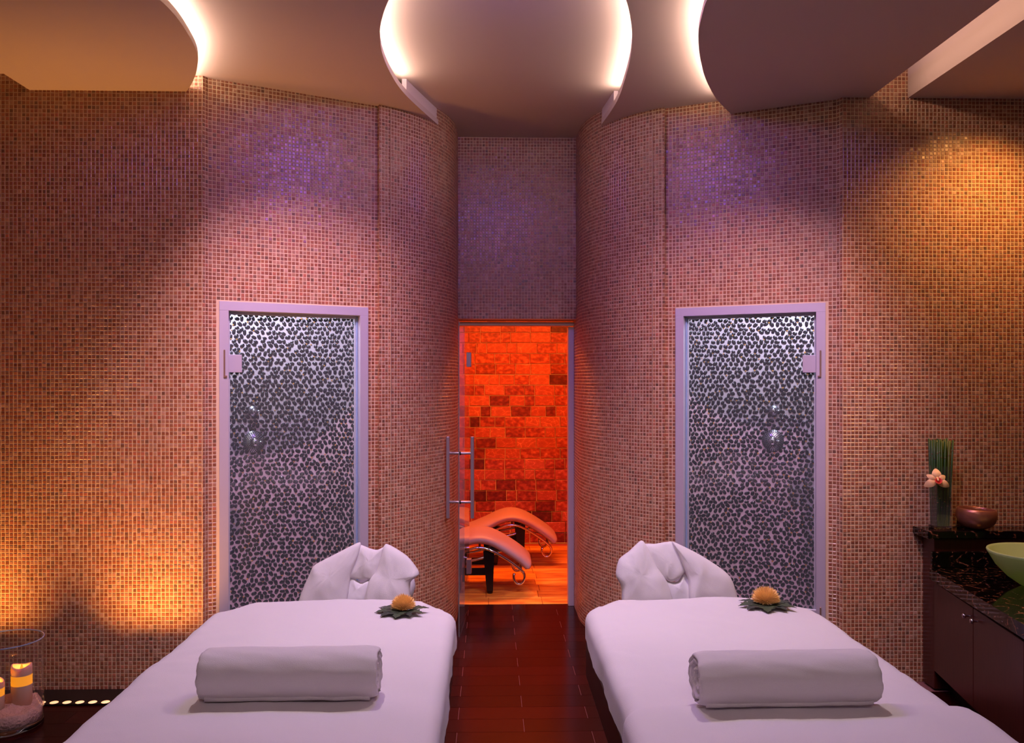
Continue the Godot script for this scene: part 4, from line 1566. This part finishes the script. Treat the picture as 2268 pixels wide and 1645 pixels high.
# ---------------------------------------------------------------- vanity side
func vanity() -> void:
	var o := thing("vanity_cabinet", "dark red wood vanity cabinet against the mosaic wall", "cabinet", Vector3(2.75, 0, -3.9))
	var off := -o.position
	var s := ST(false)
	# raised back part under the ledge
	box(s, Vector3(2.87, 0.41, -4.435), Vector3(1.02, 0.80, 0.12), 0.003)
	var bk := fin(s, "back_carcass", M.cabinet, o)
	bk.position = off
	# angled body
	s = ST(false)
	prism(s, V2([2.375, -4.37, 3.38, -4.37, 3.38, -2.70, 2.135, -2.70, 2.205, -3.36]), 0.10, 0.600)
	var body := fin(s, "body", M.cabinet, o)
	body.position = off
	s = ST(false)
	prism(s, V2([2.43, -4.35, 3.38, -4.35, 3.38, -2.75, 2.20, -2.75, 2.26, -3.36]), 0.0, 0.098)
	var kick := fin(s, "plinth", M.black_wood, o)
	kick.position = off
	# doors on the angled front
	var a := Vector2(2.375, -4.37)
	var b := Vector2(2.205, -3.36)
	var t := (b - a).normalized()
	var n := Vector2(-t.y, t.x)
	if n.x > 0.0:
		n = -n
	var total := a.distance_to(b)
	var dw := total * 0.5
	for i in 2:
		var c := a + t * (dw * (i + 0.5)) + n * 0.010
		s = ST(false)
		box(s, Vector3.ZERO, Vector3(dw - 0.004, 0.47, 0.018), 0.002)
		var dr := fin(s, "door", M.cabinet, o)
		dr.transform = Transform3D(Basis(Vector3(t.x, 0, t.y), Vector3.UP, Vector3(t.x, 0, t.y).cross(Vector3.UP)), Vector3(c.x, 0.345, c.y) + off)
		s = ST(true)
		var kx := (dw * 0.5 - 0.045) * (1.0 if i == 0 else -1.0)
		var zs := -1.0 if (Vector3(t.x, 0, t.y).cross(Vector3.UP)).dot(Vector3(n.x, 0, n.y)) < 0.0 else 1.0
		lathe(s, [Vector2(0.005, 0.0), Vector2(0.005, 0.014), Vector2(0.011, 0.018), Vector2(0.013, 0.025), Vector2(0.009, 0.031), Vector2(0.0, 0.033)], 16, Transform3D(Basis(Vector3.RIGHT, PI / 2 * zs), Vector3(kx, 0.185, 0.009 * zs)))
		fin(s, "knob", M.chrome, dr)
	# marble: ledge, backsplash, counter
	var m := thing("marble_worktop", "black marble worktop with brown and white veins on the vanity cabinet", "worktop", Vector3(2.75, 0.60, -3.9))
	off = -m.position
	s = ST(false)
	prism(s, V2([2.318, -4.345, 3.39, -4.345, 3.39, -2.66, 2.065, -2.66, 2.165, -3.345]), 0.602, 0.660)
	var ct := fin(s, "counter", M.marble, m)
	ct.position = off
	s = ST(false)
	box(s, Vector3(2.86, 0.703, -4.358), Vector3(1.05, 0.084, 0.022), 0.002)
	var bs := fin(s, "backsplash", M.marble, m)
	bs.position = off
	s = ST(false)
	box(s, Vector3(2.85, 0.834, -4.425), Vector3(1.08, 0.040, 0.165), 0.003)
	var lg := fin(s, "ledge", M.marble, m)
	lg.position = off
	# glass bowl
	var g := thing("glass_basin", "pale green frosted glass vessel basin on the black marble worktop", "basin", Vector3(2.63, 0.660, -3.93))
	s = ST(true)
	lathe(s, [Vector2(0.0, 0.0), Vector2(0.05, 0.001), Vector2(0.085, 0.010), Vector2(0.135, 0.045), Vector2(0.185, 0.098), Vector2(0.218, 0.155), Vector2(0.224, 0.166), Vector2(0.222, 0.172), Vector2(0.214, 0.172), Vector2(0.208, 0.164), Vector2(0.175, 0.106), Vector2(0.125, 0.056), Vector2(0.075, 0.022), Vector2(0.03, 0.014), Vector2(0.0, 0.013)], 56)
	fin(s, "bowl", M.green_glass, g)
	s = ST(true)
	lathe(s, [Vector2(0.024, 0.014), Vector2(0.024, 0.019), Vector2(0.018, 0.021), Vector2(0.0, 0.021)], 20)
	fin(s, "drain", M.chrome, g)
	# singing bowl
	var sb := thing("singing_bowl", "hammered copper singing bowl on the marble ledge beside the reed vase", "bowl", Vector3(2.602, 0.854, -4.408), 0.0)
	s = ST(true)
	lathe(s, [Vector2(0.0, 0.0), Vector2(0.045, 0.001), Vector2(0.070, 0.012), Vector2(0.091, 0.035), Vector2(0.100, 0.062), Vector2(0.099, 0.086), Vector2(0.095, 0.104), Vector2(0.092, 0.106), Vector2(0.089, 0.104), Vector2(0.092, 0.085), Vector2(0.093, 0.062), Vector2(0.083, 0.036), Vector2(0.06, 0.014), Vector2(0.0, 0.008)], 48)
	var sbb := fin(s, "bowl", M.copper, sb)
	sbb.rotation.z = deg_to_rad(-3.0)
	sbb.position.y = 0.004
	# vase
	var v := thing("glass_vase", "square clear glass vase with water and green reeds on the marble ledge", "vase", Vector3(2.418, 0.854, -4.425))
	var w := 0.042
	s = ST(false)
	box(s, Vector3(0, 0.009, 0), Vector3(w * 2, 0.018, w * 2), 0.003)
	fin(s, "base", M.clear, v)
	for e in [[1, 0], [-1, 0], [0, 1], [0, -1]]:
		s = ST(false)
		var c := Vector3(e[0] * (w - 0.002), 0.177, e[1] * (w - 0.002))
		box(s, c, Vector3(0.004 if e[0] else w * 2 - 0.008, 0.318, 0.004 if e[1] else w * 2), 0.0008)
		fin(s, "side", M.thin_glass, v)
	s = ST(false)
	quad(s, Vector3(-w + 0.005, 0.225, -w + 0.005), Vector3(w - 0.005, 0.225, -w + 0.005), Vector3(w - 0.005, 0.225, w - 0.005), Vector3(-w + 0.005, 0.225, w - 0.005))
	fin(s, "water_surface", M.thin_glass, v)
	# reeds
	var gr := RandomNumberGenerator.new()
	gr.seed = 77
	var rows := [-0.030, -0.015, 0.0, 0.015, 0.030]
	for ix in 6:
		for iz in 5:
			var bx: float = -0.030 + ix * 0.0120 + gr.randf_range(-0.002, 0.002)
			var bz: float = rows[iz] + gr.randf_range(-0.003, 0.003)
			var h := gr.randf_range(0.445, 0.462)
			var sp := Vector3(bx * gr.randf_range(0.25, 0.60) + gr.randf_range(-0.004, 0.004), 0, bz * 0.25)
			var rd := thing("horsetail_reed", "upright green horsetail reed standing in the square glass vase", "reed", Vector3(2.418 + bx, 0.873, -4.425 + bz), 0.0, "horsetail reeds in the square vase")
			s = ST(true)
			tube(s, [Vector3.ZERO, sp * 0.5 + Vector3(0, h * 0.5, 0), sp + Vector3(0, h, 0)], 0.0052, 7)
			fin(s, "stem", M.stem_light if gr.randf() < 0.2 else M.stem, rd)
			for q in [0.28, 0.55, 0.83]:
				s = ST(true)
				var kk: float = q + gr.randf_range(-0.06, 0.06)
				tube(s, [sp * kk + Vector3(0, h * kk - 0.002, 0), sp * kk + Vector3(0, h * kk + 0.002, 0)], 0.0057, 7)
				fin(s, "joint_ring", M.stem_node, rd)
	# orchid
	var oc := thing("orchid_flower", "cream orchid blossom with a red lip fixed to the front of the reed vase", "flower", Vector3(2.360, 1.122, -4.352))
	oc.rotation = Vector3(deg_to_rad(-8), deg_to_rad(-18), 0)
	for e in [[92.0, 0.062, 0.046], [30.0, 0.050, 0.034], [-27.0, 0.068, 0.040], [208.0, 0.068, 0.042], [150.0, 0.054, 0.030]]:
		s = ST(true)
		var rws := []
		var L: float = e[1]
		var W: float = e[2]
		for i in 9:
			var u := i / 8.0
			var row := []
			for j in 7:
				var q := j / 3.0 - 1.0
				var wv := W * 0.5 * pow(sin(PI * clampf(u * 0.9 + 0.08, 0.0, 1.0)), 0.7)
				row.append(Vector3(u * L, q * wv, 0.016 * sin(u * 2.6) - 0.010 * q * q * (1.0 - u) - 0.020 * u * u))
			rws.append(row)
		grid(s, rws)
		for i in 8:
			for j in 6:
				quad(s, rws[i][j + 1] + Vector3(0, 0, -0.0012), rws[i + 1][j + 1] + Vector3(0, 0, -0.0012), rws[i + 1][j] + Vector3(0, 0, -0.0012), rws[i][j] + Vector3(0, 0, -0.0012))
		var pe := fin(s, "petal", M.orchid, oc)
		pe.rotation.z = deg_to_rad(e[0])
	s = ST(true)
	lathe(s, [Vector2(0.0, -0.004), Vector2(0.011, 0.0), Vector2(0.016, 0.010), Vector2(0.018, 0.018), Vector2(0.0155, 0.019), Vector2(0.010, 0.008), Vector2(0.0, 0.003)], 18, Transform3D(Basis(Vector3.RIGHT, PI / 2 - 0.4), Vector3(0.004, -0.010, 0.012)))
	fin(s, "lip", M.orchid_lip, oc)
	s = ST(true)
	tube(s, [Vector3(0.0, 0.012, 0.012), Vector3(0.001, 0.004, 0.026), Vector3(0.002, -0.004, 0.032)], 0.0065, 10, false, 0.004)
	fin(s, "column", M.orchid_heart, oc)

# ---------------------------------------------------------------- candle corner
func candles() -> void:
	var c := Vector3(-2.315, 0.0, -4.055)
	var o := thing("hurricane_vase", "wide clear glass cylinder on the floor holding sand and two lit candles", "vase", c)
	var R := 0.162
	var s := ST(true)
	lathe(s, [Vector2(R, 0.024), Vector2(R, 0.410)], 72)
	fin(s, "cylinder", M.thin_glass, o)
	s = ST(true)
	var rimp := []
	for i in 72:
		rimp.append(Vector3(R * cos(TAU * i / 72.0), 0.411, R * sin(TAU * i / 72.0)))
	tube(s, rimp, 0.0035, 8, true)
	fin(s, "rim", M.glass_edge, o)
	s = ST(true)
	lathe(s, [Vector2(0.0, 0.0), Vector2(R - 0.006, 0.0), Vector2(R, 0.005), Vector2(R, 0.018), Vector2(R - 0.004, 0.023), Vector2(0.0, 0.023)], 64)
	fin(s, "base", M.clear, o)
	s = ST(true)
	var sr := R - 0.0065
	var nf := FastNoiseLite.new()
	nf.seed = 2
	nf.frequency = 6.0
	var rows := []
	for i in 13:
		var row := []
		for j in 49:
			var a := TAU * (j % 48) / 48.0
			var rr := sr * i / 12.0
			row.append(Vector3(rr * cos(a), 0.097 + nf.get_noise_2d(rr * cos(a) * 2.0, rr * sin(a) * 2.0) * 0.018 + 0.012 * (rr / sr) * sin(a - 2.2), rr * sin(a)))
		rows.append(row)
	for i in 12:
		for j in 48:
			if i == 0:
				tri(s, rows[0][0], rows[1][j], rows[1][j + 1])
			else:
				quad(s, rows[i][j], rows[i + 1][j], rows[i + 1][j + 1], rows[i][j + 1])
	for j in 48:
		var a: Vector3 = rows[12][j]
		var b: Vector3 = rows[12][j + 1]
		quad(s, Vector3(b.x, 0.026, b.z), b, a, Vector3(a.x, 0.026, a.z))
		tri(s, Vector3(0, 0.026, 0), Vector3(b.x, 0.026, b.z), Vector3(a.x, 0.026, a.z))
	var sd := fin(s, "sand", M.sand, o)
	for e in [["taller", Vector3(0.052, 0.085, -0.045), 0.196, 0.046], ["shorter", Vector3(-0.030, 0.085, 0.045), 0.152, 0.046]]:
		var cd := thing("candle", "%s cream pillar candle glowing amber inside the glass cylinder" % e[0], "candle", c + e[1])
		var h: float = e[2]
		var r: float = e[3]
		var y0 := h * 0.50
		var y1 := h * 0.74
		s = ST(true)
		lathe(s, [Vector2(0.0, 0.0), Vector2(r, 0.0), Vector2(r, y0)], 36)
		fin(s, "body", M.wax, cd)
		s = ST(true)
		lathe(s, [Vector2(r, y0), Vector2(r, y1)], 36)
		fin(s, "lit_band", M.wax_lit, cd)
		s = ST(true)
		var rim := []
		var pr := [[r, y1, 0.0], [r, h - 0.012, 1.0], [r * 0.97, h - 0.003, 1.0], [r * 0.88, h, 1.0], [r * 0.80, h - 0.006, 1.0], [r * 0.72, h - 0.030, 0.5], [r * 0.3, h - 0.036, 0.0]]
		for q in pr:
			var ring := []
			for j in 36:
				var a := TAU * j / 36.0
				ring.append(Vector3(q[0] * cos(a), q[1] + q[2] * 0.007 * sin(a * 2.0 + e[1].x * 40.0) - q[2] * 0.006, q[0] * sin(a)))
			rim.append(ring)
		for i in rim.size() - 1:
			for j in 36:
				var k := (j + 1) % 36
				quad(s, rim[i][k], rim[i + 1][k], rim[i + 1][j], rim[i][j])
		var ctop := Vector3(0, h - 0.036, 0)
		for j in 36:
			tri(s, rim[6][(j + 1) % 36], ctop, rim[6][j])
		fin(s, "rim", M.wax, cd)
		s = ST(true)
		lathe(s, [Vector2(0.0, h - 0.036), Vector2(0.006, h - 0.030), Vector2(0.007, h - 0.020), Vector2(0.003, h - 0.006), Vector2(0.0, h)], 10)
		fin(s, "flame_tip", M.wax_lit, cd)
		omni("candle_light", c + e[1] + Vector3(0, h - 0.016, 0), Color(1.0, 0.60, 0.2), 0.006, 0.01)
	# floor channel with small round uplights along the wall
	s = ST(false)
	box(s, Vector3(-2.33, 0.004, -4.395), Vector3(1.9, 0.010, 0.205), 0.002)
	var g := thing("floor_light_channel", "black floor channel with a row of small round lights along the wall", "floor light", Vector3(-2.33, 0, -4.395))
	var pl := fin(s, "cover_plate", M.black, g)
	pl.position = -g.position
	s = ST(true)
	lathe(s, [Vector2(0.0, 0.0102), Vector2(0.019, 0.0102), Vector2(0.021, 0.009), Vector2(0.021, 0.0)], 20)
	var dot := mesh_of(s)
	for i in 25:
		var d := put(dot, "lens", M.lamp_dot, g)
		d.position = Vector3(0.045 + (i - 13) * 0.0648, 0.0, 0.078)
	# the uplights
	for e in [[-1.62, 0.85], [-1.76, 1.05], [-1.92, 0.85], [-2.52, 0.6], [-2.68, 0.9], [-2.84, 0.9]]:
		spot("wall_uplight", Vector3(e[0], 0.03, -4.20), Vector3(e[0], 1.25, -4.515), 38.0, Color(1.0, 0.65, 0.33), e[1], 0.02)

func _ready() -> void:
	rng.seed = 20240
	setup()
	materials()
	room_lights()
	walls()
	floors()
	ceilings()
	shower(false)
	shower(true)
	shower_door(false)
	shower_door(true)
	salt_room()
	glass_door()
	lounger(Vector3(0.0, 0, -6.66), "orange-lit padded chaise lounge nearest the glass door of the salt room")
	lounger(Vector3(0.28, 0, -7.66), "orange-lit padded chaise lounge nearest the salt brick wall")
	bed(false)
	bed(true)
	vanity()
	candles()
